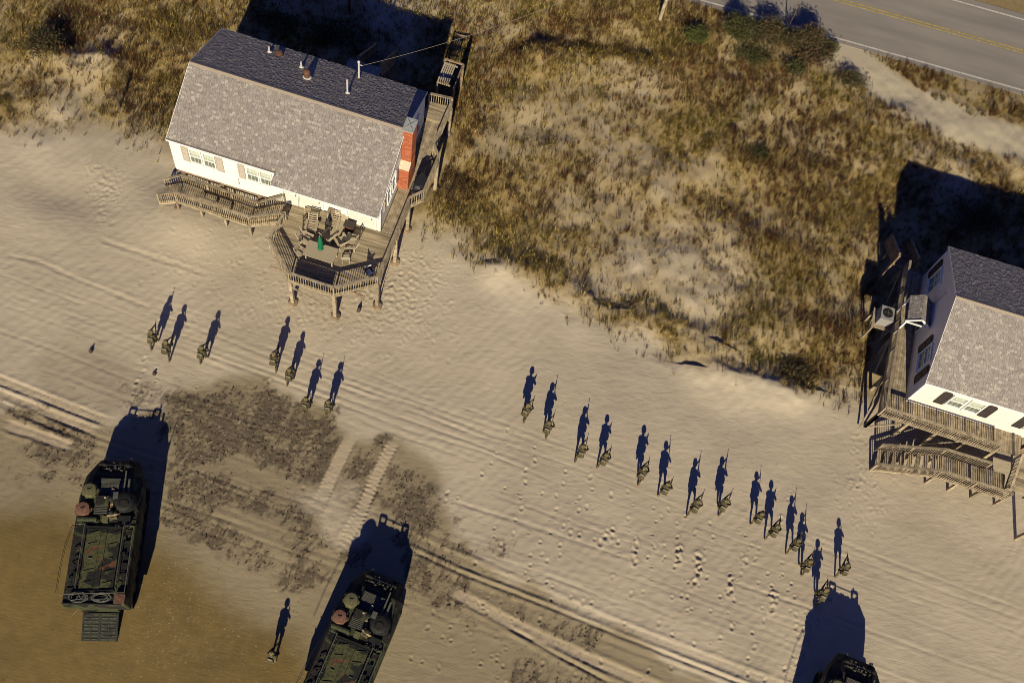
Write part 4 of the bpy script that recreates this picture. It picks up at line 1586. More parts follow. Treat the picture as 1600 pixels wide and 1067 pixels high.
# ------------------------------------------------------------------ assault vehicles
def build_vehicle():
    v = thing('amphibious_vehicle', 'x', 'armoured vehicle')
    # hull lofted through stations: (y, roof half-width, roof z, sponson half-width, sponson z, bottom half-width, bottom z)
    ST = [(-3.95, 1.50, 2.42, 1.60, 1.30, .95, .55), (-3.9, 1.52, 2.46, 1.63, 1.28, .95, .48), (0.9, 1.50, 2.46, 1.63, 1.28, .95, .45),
          (1.7, 1.22, 2.46, 1.63, 1.35, .95, .45), (2.9, 1.00, 2.32, 1.48, 1.40, .95, .62), (3.75, .92, 1.86, 1.15, 1.45, .90, 1.1), (3.95, .90, 1.70, 1.02, 1.5, .84, 1.25)]
    hb = MB()
    rings = []
    for y, wr_, zr, ws, zs, wbt, zb in ST:
        rings.append([(-wbt, y, zb), (-wbt, y, zs), (-ws, y, zs), (-ws, y, zr - .28), (-wr_, y, zr), (wr_, y, zr), (ws, y, zr - .28), (ws, y, zs), (wbt, y, zs), (wbt, y, zb)])
    V = [p for r in rings for p in r]
    n = 10
    Fc = [(i * n + k, i * n + (k + 1) % n, (i + 1) * n + (k + 1) % n, (i + 1) * n + k) for i in range(len(rings) - 1) for k in range(n)]
    Fc += [tuple(range(n)), tuple(range((len(rings) - 1) * n, len(rings) * n))]
    hb.add(V, Fc)
    part('hull', hb, CAMOV, v)
    for sx in (-1, 1):
        tb = MB()
        L = [(-3.35, .42), (2.55, .42)]
        loop = []
        for k in range(9):
            a = PI / 2 + PI * k / 8
            loop.append((-3.30 + .40 * math.cos(a), .52 + .40 * math.sin(a)))
        for k in range(1, 20):
            loop.append((-3.3 + k * (5.4 / 20), .12))
        for k in range(9):
            a = -PI / 2 + PI * k / 8
            loop.append((2.35 + .40 * math.cos(a), .62 + .42 * math.sin(a)))
        for k in range(1, 20):
            loop.append((2.35 - k * (5.6 / 20), 1.02))
        m_ = len(loop)
        for i in range(m_):
            (ya_, za), (yb2, zb) = loop[i], loop[(i + 1) % m_]
            for f_ in (0., .5):
                y, z = ya_ + (yb2 - ya_) * (f_ + .25), za + (zb - za) * (f_ + .25)
                d = math.atan2(zb - za, yb2 - ya_)
                dl = math.hypot(yb2 - ya_, zb - za) * .42
                tb.beam((sx * 1.29, y - math.cos(d) * dl / 2, z - math.sin(d) * dl / 2), (sx * 1.29, y + math.cos(d) * dl / 2, z + math.sin(d) * dl / 2), .54, .075, (0, -math.sin(d), math.cos(d)))
        for i in range(m_):
            (ya_, za), (yb2, zb) = loop[i], loop[(i + 1) % m_]
            tb.beam((sx * 1.29, ya_, za), (sx * 1.29, yb2, zb), .44, .03, (0, -(zb - za), yb2 - ya_))
        o = part('track', tb, TRACK, v)
        o['kind'] = 'stuff'
        for k in range(6):
            part('road_wheel', MB().tube((sx * 1.08, -2.6 + k * .85, .44), (sx * 1.50, -2.6 + k * .85, .44), .30, .30, 14).tube((sx * 1.05, -2.6 + k * .85, .44), (sx * 1.53, -2.6 + k * .85, .44), .10, .10, 10), CAMOV, v)
    # cargo hatch doors
    hz_ = 2.46
    for x0, x1 in ((-.86, -.16), (.16, .86)):
        c = MB().box(((x0 + x1) / 2, -1.62, hz_ + .045), (x1 - x0 - .02, 3.15, .09))
        for y in (-2.9, -2.3, -.9, -.3):
            c.tube((x0 + .12, y, hz_ + .12), (x1 - .12, y + .14, hz_ + .12), .014, None, 6)
        h_ = part('cargo_hatch', c, CAMOR, v)
        part('handle', MB().tube(((x0 + x1) / 2 - .1, -1.6, hz_ + .13), ((x0 + x1) / 2 + .1, -1.6, hz_ + .13), .02, None, 6), VGREY, h_)
    part('cargo_hatch', MB().box((0, -1.62, hz_ + .055), (.30, 3.15, .11)), CAMOR, v)
    part('hatch_coaming', MB().box((0, .03, hz_ + .07), (1.86, .09, .15)), VDARK, v)
    part('hatch_coaming', MB().box((0, -3.24, hz_ + .05), (1.86, .06, .11)), VDARK, v)
    # bolts and hinges on the roof
    bl = MB()
    for sx in (-1, 1):
        for k in range(11):
            bl.lathe((sx * .93, -3.1 + k * .3, hz_), [(.028, 0), (.028, .04), (.012, .05)], 6)
        for k in range(16):
            bl.lathe((sx * 1.42, -3.6 + k * .3, hz_), [(.02, 0), (.02, .03)], 6)
    o = part('bolt', bl, VGREY, v)
    o['kind'] = 'stuff'
    # hand rails
    for pts in ([(-.99, -3.15, 2.46), (-.99, -3.1, 2.74), (-.99, .1, 2.74), (-.99, .15, 2.46)], [(.99, -3.15, 2.46), (.99, -3.1, 2.74), (.99, .1, 2.74), (.99, .15, 2.46)],
                [(1.48, -3.4, 2.46), (1.48, -3.35, 2.70), (1.48, .1, 2.70), (1.48, .15, 2.46)], [(-1.50, -3.5, 2.70), (1.48, -3.35, 2.70)], [(-1.45, .12, 2.7), (-.99, .12, 2.74)], [(.99, .12, 2.74), (1.48, .1, 2.70)]):
        part('hand_rail', MB().path(pts, .024, 6), VGREY, v)
    # stowed gear along both roof edges
    r = random.Random(3)
    gear = MB()
    for k in range(16):
        gear.box((1.2 + r.uniform(-.16, .16), r.uniform(-3.0, .1), 2.46 + .05), (r.uniform(.06, .36), r.uniform(.06, .3), r.uniform(.05, .2)), r.uniform(-1.5, 1.5))
    for k in range(12):
        gear.box((-1.22 + r.uniform(-.14, .14), r.uniform(-3.0, .1), 2.46 + .04), (r.uniform(.05, .3), r.uniform(.06, .34), r.uniform(.04, .16)), r.uniform(-1.5, 1.5))
    for k in range(14):
        gear.box((r.uniform(-.7, .5), r.uniform(.25, 1.9), 2.46 + .04), (r.uniform(.05, .2), r.uniform(.05, .25), r.uniform(.05, .2)), r.uniform(-1.5, 1.5))
    o = part('stowed_gear', gear, CAMOV, v)
    o['kind'] = 'stuff'
    part('tie_down_ring', MB().path([(.62 + .09 * math.cos(a), .18 + .09 * math.sin(a), 2.5) for a in [k * PI / 4 for k in range(9)]], .015, 5), VGREY, v)
    part('stowage_box', MB().box((1.28, -3.68, 2.58), (.5, .44, .26)).box((1.28, -3.68, 2.72), (.53, .47, .03)), BRONZE, v)
    part('rear_ledge', MB().box((-.1, -3.72, 2.475), (2.4, .42, .03)).box((-.1, -3.93, 2.52), (2.9, .04, .12)), VDARK, v)
    # left hatches: commander, driver
    for nm, (x, y), m_, hh in (('commander_hatch', (-1.02, 1.95), VGREEN, .42), ('driver_hatch', (-1.22, .95), VRUST, .34)):
        b = MB().lathe((x, y, 2.3), [(.40, 0), (.40, hh - .02), (.36, hh + .08), (.33, hh + .14), (.12, hh + .17)], 20)
        for k in range(7):
            a = k * 2 * PI / 7
            b.box((x + .40 * math.cos(a), y + .40 * math.sin(a), 2.3 + hh - .05), (.09, .16, .10), a)
        hh_ = part(nm, b, m_, v)
        part('rim', MB().lathe((x, y, 2.3), [(.44, 0), (.44, .12), (.41, .14)], 20), VDARK, hh_)
        part('handle', MB().tube((x - .1, y, 2.3 + hh + .19), (x + .1, y + .04, 2.3 + hh + .19), .02, None, 6).box((x + .02, y + .38, 2.3 + hh + .05), (.16, .1, .08)), VDARK, hh_)
    part('stowed_roll', MB().tube((-1.42, .42, 2.58), (-.45, .42, 2.6), .15, .15, 12).tube((-1.1, .42, 2.59), (-1.06, .42, 2.59), .165, .165, 12).tube((-.75, .42, 2.59), (-.71, .42, 2.59), .165, .165, 12), CAMOV, v)
    # engine deck: grille panel, centre boxes
    g = MB().box((.05, 2.22, 2.455), (1.34, 1.0, .06))
    part('grille_frame', g, VDARK, v)
    for k in range(15):
        part('grille_slat', MB().box((.05, 1.78 + k * .063, 2.492), (1.22, .042, .02)), VGREY, v)
    part('engine_box', MB().box((-.28, 1.42, 2.62), (.66, .50, .34)).box((-.28, 1.42, 2.80), (.6, .45, .03)), CAMOV, v)
    part('exhaust_cap', MB().lathe((.13, 1.52, 2.46), [(.15, 0), (.15, .25), (.17, .27), (.17, .34), (.06, .4)], 16), VDARK, v)
    eg = MB().box((-.30, .95, 2.58), (.72, .58, .24))
    part('intake_box', eg, VDARK, v)
    for k in range(6):
        part('intake_slat', MB().box((-.30, .73 + k * .09, 2.72), (.64, .05, .04)), VGREY, v)
    part('equipment_box', MB().box((-.02, .42, 2.60), (.28, .3, .28)).box((-.02, .42, 2.755), (.31, .33, .03)), VGREEN, v)
    part('headlamp', MB().lathe((-.15, 1.55, 2.81), [(.05, 0), (.06, .05), (.02, .07)], 10), STRAP, v)
    # weapon station with guns
    tu = part('turret', MB().lathe((.82, 1.35, 2.3), [(.62, 0), (.62, .2), (.55, .32), (.50, .62), (.38, .74), (.2, .78)], 20), VDARK, v)
    part('turret_hatch', MB().lathe((.86, 1.18, 3.04), [(.27, 0), (.27, .05), (.2, .08)], 16), CAMOV, tu)
    part('gun_barrel', MB().tube((.72, 1.8, 2.72), (.72, 3.05, 2.80), .055, .04, 8).tube((.94, 1.8, 2.72), (.94, 2.6, 2.76), .07, .06, 8), VGREY, tu)
    part('sight_box', MB().box((.42, 1.62, 2.96), (.26, .34, .26)), VGREY, tu)
    part('launcher', MB().box((.95, .44, 2.6), (.62, .40, .26)).tube((.72, .22, 2.72), (.60, .06, 2.86), .05, None, 8).tube((1.18, .22, 2.72), (1.28, .06, 2.86), .05, None, 8).tube((.84, .22, 2.72), (.76, .04, 2.86), .05, None, 8).tube((1.08, .22, 2.72), (1.14, .04, 2.86), .05, None, 8), VDARK, v)
    # bow: folded plane, brackets, guards
    bp_ = MB().beam((0, 3.28, 2.16), (0, 3.72, 1.92), 1.6, .06)
    for k in range(5):
        bp_.beam((-.6 + .3 * k, 3.3, 2.19), (-.6 + .3 * k, 3.7, 1.97), .05, .05)
    part('bow_plane', bp_, CAMOV, v)
    br = MB()
    for k in range(24):
        yq = r.uniform(3.1, 3.8)
        br.box((r.uniform(-.8, .8), yq, 2.25 - .54 * (yq - 3.1) + r.uniform(0, .06)), (r.uniform(.04, .16), r.uniform(.03, .12), r.uniform(.04, .12)), r.uniform(-1, 1))
    o = part('bow_fittings', br, VGREY, v)
    o['kind'] = 'stuff'
    for sx in (-1, 1):
        x0, x1 = sx * .50, sx * .84
        part('lamp_guard', MB().path([(x0, 3.5, 1.98), (x0, 3.5, 2.38), (x1, 3.5, 2.38), (x1, 3.5, 1.98)], .055, 6).tube((x0, 3.5, 2.13), (x1, 3.5, 2.13), .045, None, 6), VDARK, v)
        part('head_light', MB().tube(((x0 + x1) / 2, 3.85, 1.84), ((x0 + x1) / 2, 4.03, 1.80), .085, .10, 12), VGREY, v)
    part('bow_rail', MB().tube((-.5, 3.5, 2.33), (.5, 3.5, 2.33), .022, None, 6), VDARK, v)
    # rear ramp, lowered
    a = Vector((0, -4.0, .62))
    b_ = Vector((0, -5.35, .06))
    rp = MB().beam(a, b_, 1.82, .10)
    ramp = part('ramp', rp, VDARK, v)
    ux = (b_ - a).normalized()
    nrm = Vector((0, -ux.z, ux.y))
    nrm = nrm if nrm.z > 0 else -nrm
    for k in range(8):
        p = a + (b_ - a) * ((k + .5) / 8) + nrm * .06
        for sx in (-1, 1):
            part('ramp_rib', MB().beam(p + Vector((sx * .08, 0, 0)), p + Vector((sx * .80, 0, 0)), .07, .035, nrm), CAMOV, ramp)
    for x in (-.86, -.45, 0, .45, .86):
        part('ramp_bar', MB().beam(a + nrm * .065 + Vector((x, 0, 0)), b_ + nrm * .065 + Vector((x, 0, 0)), .05, .04, nrm), VDARK, ramp)
    # whip aerial bent back along the left side
    pts = [(-1.45, .1, 2.46), (-1.56, .0, 2.9), (-1.75, -1.0, 2.95), (-1.86, -2.2, 2.85), (-1.92, -3.4, 2.6)]
    part('aerial', MB().path(pts, .012, 5), VDARK, v)
    part('aerial', MB().path([(x + .07, y, z) for x, y, z in pts], .010, 5), VDARK, v)
    part('aerial_mast', MB().tube((1.50, 1.0, 2.3), (1.54, 1.02, 3.6), .03, .012, 6).tube((1.50, 1.0, 2.3), (1.5, 1.0, 2.75), .07, .06, 8), VDARK, v)
    return v


def coil(name, label, v, c, rx, ry, seed):
    r = random.Random(seed)
    pts = []
    for k in range(150):
        a = k * 2 * PI / 25
        f_ = 1 + .18 * math.sin(a * .37 + seed) + r.uniform(-.05, .05)
        pts.append((c[0] + rx * f_ * math.cos(a), c[1] + ry * f_ * math.sin(a), c[2] + .03 * (k // 25) * .6 + .02))
    for k in range(6):
        pts.append((c[0] + rx * (-.8 + .3 * k), c[1] + ry * r.uniform(-.8, .8), c[2] + .14))
    M = v.matrix_basis
    b = MB().path([M @ Vector(p) for p in pts], .021, 5)
    o = link(name, b.mesh(name, ROPE))
    return tag(o, label, 'rope', 'rope coils on the rear deck of the vehicle')


veh = build_vehicle()
VH = []
for i, (x, y, a, lb) in enumerate([(-17.82, 11.4, .247, 'camouflaged tracked amphibious vehicle at left with its rear ramp lowered on wet sand'),
                                   (-3.63, 9.2, -.11, 'camouflaged tracked amphibious vehicle cut off by the bottom edge, left of centre'),
                                   (22.16, 11.75, -.13, 'camouflaged vehicle at lower right with only its dark bow in view')]):
    o = veh if i == 0 else copy_tree(veh)
    o.location = (x, y, hz(x, y) - .06)
    o.rotation_euler = (.075 if i == 2 else 0, 0, a)
    if i == 2:
        o.location.z += .26
    tag(o, lb, None, 'tracked vehicles on the beach')
    VH.append(o)
coil('rope_coil', 'left pale rope coil on the rear deck of the ramp-down vehicle', VH[0], (-.78, -3.6, 2.50), .40, .24, 1)
coil('rope_coil', 'right pale rope coil on the rear deck of the ramp-down vehicle', VH[0], (.35, -3.6, 2.50), .42, .2, 2)


# ------------------------------------------------------------------ people
def skin_body(name, J, E_, faces_mat):
    """one continuous body: joints with radii, edges between them, grown by a skin modifier"""
    me = bpy.data.meshes.new(name)
    keys = list(J)
    ix = {k: i for i, k in enumerate(keys)}
    me.from_pydata([J[k][:3] for k in keys], [(ix[a], ix[b]) for a, b in E_], [])
    ob = bpy.data.objects.new(name + '_tmp', me)
    COL.objects.link(ob)
    sk = ob.modifiers.new('s', 'SKIN')
    sk.use_smooth_shade = True
    if not me.skin_vertices:
        me.skin_vertices.new() if hasattr(me.skin_vertices, 'new') else None
    lay = me.skin_vertices[0].data
    for k in keys:
        r = J[k][3]
        lay[ix[k]].radius = r if isinstance(r, tuple) else (r, r)
        lay[ix[k]].use_root = (k == 'pelvis')
    sb_ = ob.modifiers.new('d', 'SUBSURF')
    sb_.levels = sb_.render_levels = 1
    dg = bpy.context.evaluated_depsgraph_get()
    out = bpy.data.meshes.new_from_object(ob.evaluated_get(dg))
    out.name = name
    bpy.data.objects.remove(ob, do_unlink=True)
    out.materials.clear()
    for m in (UNIF, SKIN, BOOT):
        out.materials.append(m)
    P = {k: Vector(J[k][:3]) for k in keys}
    ks = [k for k in keys]
    for p in out.polygons:
        c = p.center
        kk = min(ks, key=lambda q: (P[q] - c).length)
        p.material_index = faces_mat(kk)
        p.use_smooth = True
    return out


def fingers(J, E_, s, wr, palm, fwd, across, upv):
    """four curled fingers and a thumb chained from the palm"""
    wr, palm, fwd, across, upv = map(Vector, (wr, palm, fwd, across, upv))
    for i, ln in enumerate((.070, .078, .073, .058)):
        root = palm + across * (.027 - .018 * i)
        p1 = root + fwd * .045
        p2 = p1 + (fwd * .5 - upv * .8).normalized() * ln * .5
        p3 = p2 + (-fwd * .4 - upv * .7).normalized() * ln * .4
        nm = f'{s}f{i}'
        for q, (p, r) in enumerate(((p1, .0095), (p2, .009), (p3, .008))):
            J[f'{nm}{q}'] = (*p, r)
        E_ += [(s + 'palm', nm + '0'), (nm + '0', nm + '1'), (nm + '1', nm + '2')]
    t0 = palm + across * .04 - fwd * .025
    t1 = t0 + (across * .6 + fwd * .6 - upv * .3).normalized() * .035
    t2 = t1 + (fwd * .7 - upv * .7).normalized() * .03
    J[s + 't0'] = (*t0, .012)
    J[s + 't1'] = (*t1, .011)
    J[s + 't2'] = (*t2, .009)
    E_ += [(s + 'palm', s + 't0'), (s + 't0', s + 't1'), (s + 't1', s + 't2')]


def pose(stride, lean, kind):
    """joints of a walking figure facing +y; kind picks how the rifle is carried"""
    J, E_ = {}, []
    pz = .95 - abs(stride) * .06
    J['pelvis'] = (0, 0, pz, (.155, .125))
    J['waist'] = (0, lean * .25, pz + .17, (.15, .115))
    J['chest'] = (0, lean * .6, pz + .38, (.18, .13))
    J['neckb'] = (0, lean * .85, pz + .53, (.085, .08))
    J['neck'] = (0, lean + .02, pz + .60, .058)
    J['head'] = (0, lean + .05, pz + .70, (.075, .088))
    J['crown'] = (0, lean + .05, pz + .80, (.07, .085))
    J['nose'] = (0, lean + .145, pz + .695, .013)
    J['chin'] = (0, lean + .115, pz + .635, .03)
    E_ += [('pelvis', 'waist'), ('waist', 'chest'), ('chest', 'neckb'), ('neckb', 'neck'), ('neck', 'head'), ('head', 'crown'), ('head', 'nose'), ('head', 'chin')]
    for s, sx in (('l', -1), ('r', 1)):
        J[s + 'ear'] = (sx * .085, lean + .03, pz + .70, .016)
        E_.append(('head', s + 'ear'))
        f_ = stride * sx
        J[s + 'hip'] = (sx * .10, 0, pz - .07, .10)
        J[s + 'knee'] = (sx * .12, f_ * .34 + .06, .50, .066)
        J[s + 'calf'] = (sx * .125, f_ * .40, .36, .062)
        J[s + 'ankle'] = (sx * .13, f_ * .55 - .02, .10, .047)
        J[s + 'heel'] = (sx * .13, f_ * .55 - .05, .045, .045)
        J[s + 'toe'] = (sx * .145, f_ * .55 + .17, .04, .042)
        E_ += [('pelvis', s + 'hip'), (s + 'hip', s + 'knee'), (s + 'knee', s + 'calf'), (s + 'calf', s + 'ankle'), (s + 'ankle', s + 'heel'), (s + 'ankle', s + 'toe')]
        J[s + 'sh'] = (sx * .20, lean * .75, pz + .47, .078)
        E_.append(('chest', s + 'sh'))
    if kind == 'high':
        rf0, rf1 = Vector((.15, .16 + lean, pz + .34)), Vector((.10, .80 + lean, pz + .66))
    elif kind == 'port':
        rf0, rf1 = Vector((.20, .22 + lean, pz + .10)), Vector((.13, .48 + lean, pz + .80))
    else:
        rf0, rf1 = Vector((.17, .20 + lean, pz + .32)), Vector((.08, .86 + lean, pz + .16))
    ax = (rf1 - rf0).normalized()
    rh = rf0 + ax * .20
    lh = rf0 + ax * .50
    hands = {'r': rh + Vector((.03, 0, -.03)), 'l': lh + Vector((-.04, 0, -.03))}
    for s, sx in (('l', -1), ('r', 1)):
        sh = Vector(J[s + 'sh'][:3])
        hd = hands[s]
        mid = (sh + hd) / 2
        d = (hd - sh).length
        b = math.sqrt(max(.001, .29 ** 2 - (d / 2) ** 2)) if d < .58 else .03
        el = mid + Vector((sx * .75, -.15, -.65)).normalized() * b
        J[s + 'el'] = (*el, .052)
        w_ = el + (hd - el) * .82
        J[s + 'wr'] = (*w_, .034)
        J[s + 'palm'] = (*hd, (.040, .022))
        E_ += [(s + 'sh', s + 'el'), (s + 'el', s + 'wr'), (s + 'wr', s + 'palm')]
        f_ = (hd - w_).normalized()
        ac = ax.cross(f_)
        ac = ac.normalized() if ac.length > .1 else Vector((1, 0, 0))
        fingers(J, E_, s, w_, hd, f_, ax * 1.0, f_.cross(ax).normalized() if f_.cross(ax).length > .1 else Vector((0, 0, 1)))
    return J, E_, rf0, rf1, pz, lean


def face_mat(k):
    if k in ('head', 'neck', 'nose', 'chin', 'crown', 'lear', 'rear') or k.endswith('palm') or (len(k) > 2 and k[1] in 'ft' and k[2].isdigit()) or (len(k) == 4 and k[1] == 'f'):
        return 1
    if k.endswith('toe') or k.endswith('heel') or k.endswith('ankle'):
        return 2
    return 0


def rifle_mesh():
    """rifle along +y from the butt at 0 to the muzzle at .86"""
    b = MB()
    b.box((0, .08, -.02), (.035, .18, .09)).box((0, .20, .0), (.022, .10, .03))
    b.box((0, .34, .0), (.042, .22, .075)).box((0, .31, -.08), (.028, .05, .11)).box((0, .40, -.09), (.026, .065, .15))
    b.box((0, .54, .01), (.052, .20, .055)).tube((0, .62, .012), (0, .86, .012), .012, .012, 8).tube((0, .82, .012), (0, .87, .012), .017, .017, 8)
    b.box((0, .36, .065), (.03, .12, .045)).box((0, .66, .04), (.012, .03, .05))
    return b.mesh('rifle', GUN)


def build_soldier(kind, stride, lean):
    J, E_, rf0, rf1, pz, ln = pose(stride, lean, kind)
    s = thing('person', 'x', 'person')
    link('body', skin_body('body', J, E_, face_mat), s)
    hx = MB().lathe((0, ln + .045, pz + .69), [(.135, 0), (.138, .05), (.128, .12), (.095, .18), (.04, .205)], 14)
    hx.box((0, ln + .19, pz + .79), (.06, .035, .06)).box((0, ln + .13, pz + .695), (.22, .12, .02))
    part('helmet', hx, HELM, s, True)
    vt = MB()
    tl = math.atan2(lean * .47, .33)
    vt.blob((0, lean * .48, pz + .32), (.44, .38, .46), tl)
    for k in range(4):
        vt.blob((-.14 + .093 * k, lean * .4 + .20, pz + .24), (.085, .09, .17), 0, 8, 4)
    for sx in (-1, 1):
        vt.blob((sx * .21, lean * .4, pz + .18), (.10, .20, .20), 0, 8, 4)
        vt.blob((sx * .13, lean * .7, pz + .49), (.10, .28, .08), 0, 8, 4)
    part('vest', vt, VEST, s, True)
    pk = MB().blob((0, lean * .5 - .25, pz + .33), (.36, .22, .42), tl)
    pk.blob((0, lean * .45 - .36, pz + .27), (.25, .12, .22), tl, 8, 4).blob((.15, lean * .3 - .28, pz + .16), (.13, .18, .2), 0, 8, 4).blob((-.15, lean * .3 - .28, pz + .16), (.13, .18, .2), 0, 8, 4)
    part('pack', pk, VEST, s, True)
    part('pack_strap', MB().box((0, lean * .62 - .27, pz + .545), (.26, .05, .022)), STRAP, s)
    for sx in (-1, 1):
        part('holster', MB().box((sx * .19, .0, pz - .14), (.06, .15, .18)), VEST, s)
    return s, rf0, rf1


TYPES = [build_soldier('high', .62, .10), build_soldier('high', -.55, .06), build_soldier('port', .35, .05), build_soldier('low', -.65, .12), build_soldier('low', -.15, .02), build_soldier('low', .5, .08)]
RM = rifle_mesh()
used = set()
WHO = [
    ('leftmost of all the soldiers, below the end of the timber walkway', 0, 1, .10),
    ('second soldier from the left, close beside the leftmost', 3, 1, -.1),
    ('third soldier from the left, walking apart with a gap on both sides', 5, 1, .15),
    ('soldier below the octagonal deck, upper one of a close pair', 3, 1, -.05),
    ('soldier below the octagonal deck, lower one of a close pair', 5, 1, .1),
    ('soldier on the dark wrack edge, left of two abreast', 2, 1, 0),
    ('soldier at the right tip of the dark wrack, right of two abreast', 2, 1, -.1),
    ('first soldier at the upper left end of the long line', 3, 0, -.35),
    ('second soldier from the upper left in the long line', 1, 0, -.4),
    ('third soldier from the upper left in the long line, feet wide apart', 0, 0, -.45),
    ('fourth soldier from the upper left in the long line', 5, 0, -.4),
    ('fifth soldier from the upper left in the long line', 3, 0, -.45),
    ('sixth soldier from the upper left in the long line', 2, 0, -.35),
    ('seventh soldier from the upper left in the long line', 0, 0, -.3),
    ('eighth soldier from the upper left in the long line', 1, 0, -.45),
    ('ninth soldier from the upper left in the long line', 2, 0, -.3),
    ('soldier just right of a long two-legged shadow, tenth from the upper left', 5, 0, -.5),
    ('soldier overlapping the shadow of the next soldier, eleventh from the upper left', 0, 0, -.4),
    ('soldier whose head meets the shadow of the lowest soldier, twelfth from the upper left', 1, 0, -.5),
    ('lowest soldier in the line, standing at the left tip of the vehicle shadow', 3, 0, -.45),
    ('rightmost soldier, just above the vehicle bow shadow', 5, 0, -.4),
    ('soldier standing alone on brown wet sand between the two left vehicles', 4, 0, .1),
]
SOLDIERS = []
for (u, v), (lb, ty, _, hd) in zip(SOLD, WHO):
    src, rf0, rf1 = TYPES[ty]
    if ty in used:
        o = copy_tree(src)
    else:
        o = src
        used.add(ty)
    x, y = at(u, v)[:2]
    x += .16
    y += .2
    k = rnd.uniform(.97, 1.04)
    o.location = (x, y, hz(x, y) + .005)
    hd = hd * .25 + .02
    o.rotation_euler = (0, 0, hd + rnd.uniform(-.12, .12))
    o.scale = (k, k, k)
    o['label'] = 'camouflaged ' + lb
    o['group'] = 'soldiers walking up the beach'
    M = Matrix.LocRotScale(Vector(o.location), Euler(o.rotation_euler), Vector(o.scale))
    g = bpy.data.objects.new('rifle', RM)
    COL.objects.link(g)
    d = (rf1 - rf0).normalized()
    xx = d.cross(Vector((0, 0, 1))).normalized()
    zz = xx.cross(d)
    R_ = Matrix((xx, d, zz)).transposed().to_4x4()
    g.matrix_world = M @ Matrix.Translation(rf0) @ R_
    tag(g, 'black rifle of the ' + ' '.join(lb.split()[:12]).rstrip(','), 'rifle', 'rifles carried by the soldiers')


# crew in the vehicle hatches, forearms on the rim
def build_crew():
    J = {'pelvis': (0, 0, -.30, (.15, .12)), 'waist': (0, 0, -.1, (.15, .12)), 'chest': (0, .02, .16, (.185, .135)), 'neckb': (0, .04, .31, (.085, .08)), 'neck': (0, .06, .38, .058),
         'head': (0, .09, .48, (.075, .088)), 'crown': (0, .09, .58, (.07, .085)), 'nose': (0, .185, .475, .013), 'chin': (0, .155, .415, .03)}
    E_ = [('pelvis', 'waist'), ('waist', 'chest'), ('chest', 'neckb'), ('neckb', 'neck'), ('neck', 'head'), ('head', 'crown'), ('head', 'nose'), ('head', 'chin')]
    for s, sx in (('l', -1), ('r', 1)):
        J[s + 'ear'] = (sx * .085, .07, .48, .016)
        J[s + 'sh'] = (sx * .21, .03, .26, .078)
        J[s + 'el'] = (sx * .38, .14, .06, .055)
        w_ = Vector((sx * .22, .36, .10))
        hd = Vector((sx * .14, .43, .09))
        J[s + 'wr'] = (*w_, .036)
        J[s + 'palm'] = (*hd, (.04, .024))
        J[s + 'hip'] = (sx * .1, 0, -.38, .1)
        J[s + 'knee'] = (sx * .1, .1, -.75, .07)
        E_ += [('head', s + 'ear'), ('chest', s + 'sh'), (s + 'sh', s + 'el'), (s + 'el', s + 'wr'), (s + 'wr', s + 'palm'), ('pelvis', s + 'hip'), (s + 'hip', s + 'knee')]
        f_ = (hd - w_).normalized()
        fingers(J, E_, s, w_, hd, f_, Vector((0, 0, 1)).cross(f_) * sx, Vector((0, 0, 1)))
    p = thing('person', 'x', 'person')
    body = skin_body('body', J, E_, face_mat)
    body.materials[0] = TANCREW
    link('body', body, p)
    hx = MB().lathe((0, .085, .47), [(.13, 0), (.135, .05), (.125, .12), (.09, .18), (.04, .2)], 14)
    for sx in (-1, 1):
        hx.lathe((sx * .13, .08, .44), [(.045, 0), (.045, .09)], 8)
    part('helmet', hx, VDARK, p, True)
    vt = MB().beam((0, 0, -.06), (0, .03, .28), .40, .32, (0, 1, 0))
    part('vest', vt, VEST, p)
    return p


crew = build_crew()
for i, (vh, (x, y), a, lb) in enumerate([(VH[0], (.34, .62), .2, 'crew member in tan standing in the hatch of the ramp-down vehicle'), (VH[1], (.36, .66), -.3, 'crew member in tan standing in the hatch of the lower centre vehicle')]):
    o = crew if i == 0 else copy_tree(crew)
    M = Matrix.LocRotScale(Vector(vh.location), Euler(vh.rotation_euler), None) @ Matrix.Translation((x, y, 2.5)) @ Matrix.Rotation(a, 4, 'Z')
    o.location = M.translation
    o.rotation_euler = M.to_euler()
    tag(o, lb, None, 'vehicle crew')
b = MB()
for k in range(7):
    b.beam((.10 + .02 * math.sin(k * 2.), 1.0 + k * .16, 2.50), (.12 + .03 * math.sin(k * 2. + 1), 1.17 + k * .16, 2.53), .18 + .05 * math.sin(k), .08)
for i, vh in enumerate(VH[:2]):
    o = link('canvas_strip', b.mesh('canvas_strip', TANCREW) if i == 0 else o.data, None, vh.location, vh.rotation_euler)
    tag(o, ('tan canvas strip lying forward of the crew member on the ramp-down vehicle', 'tan canvas strip lying on the deck of the lower centre vehicle')[i], 'canvas', 'tan canvas on the vehicles')


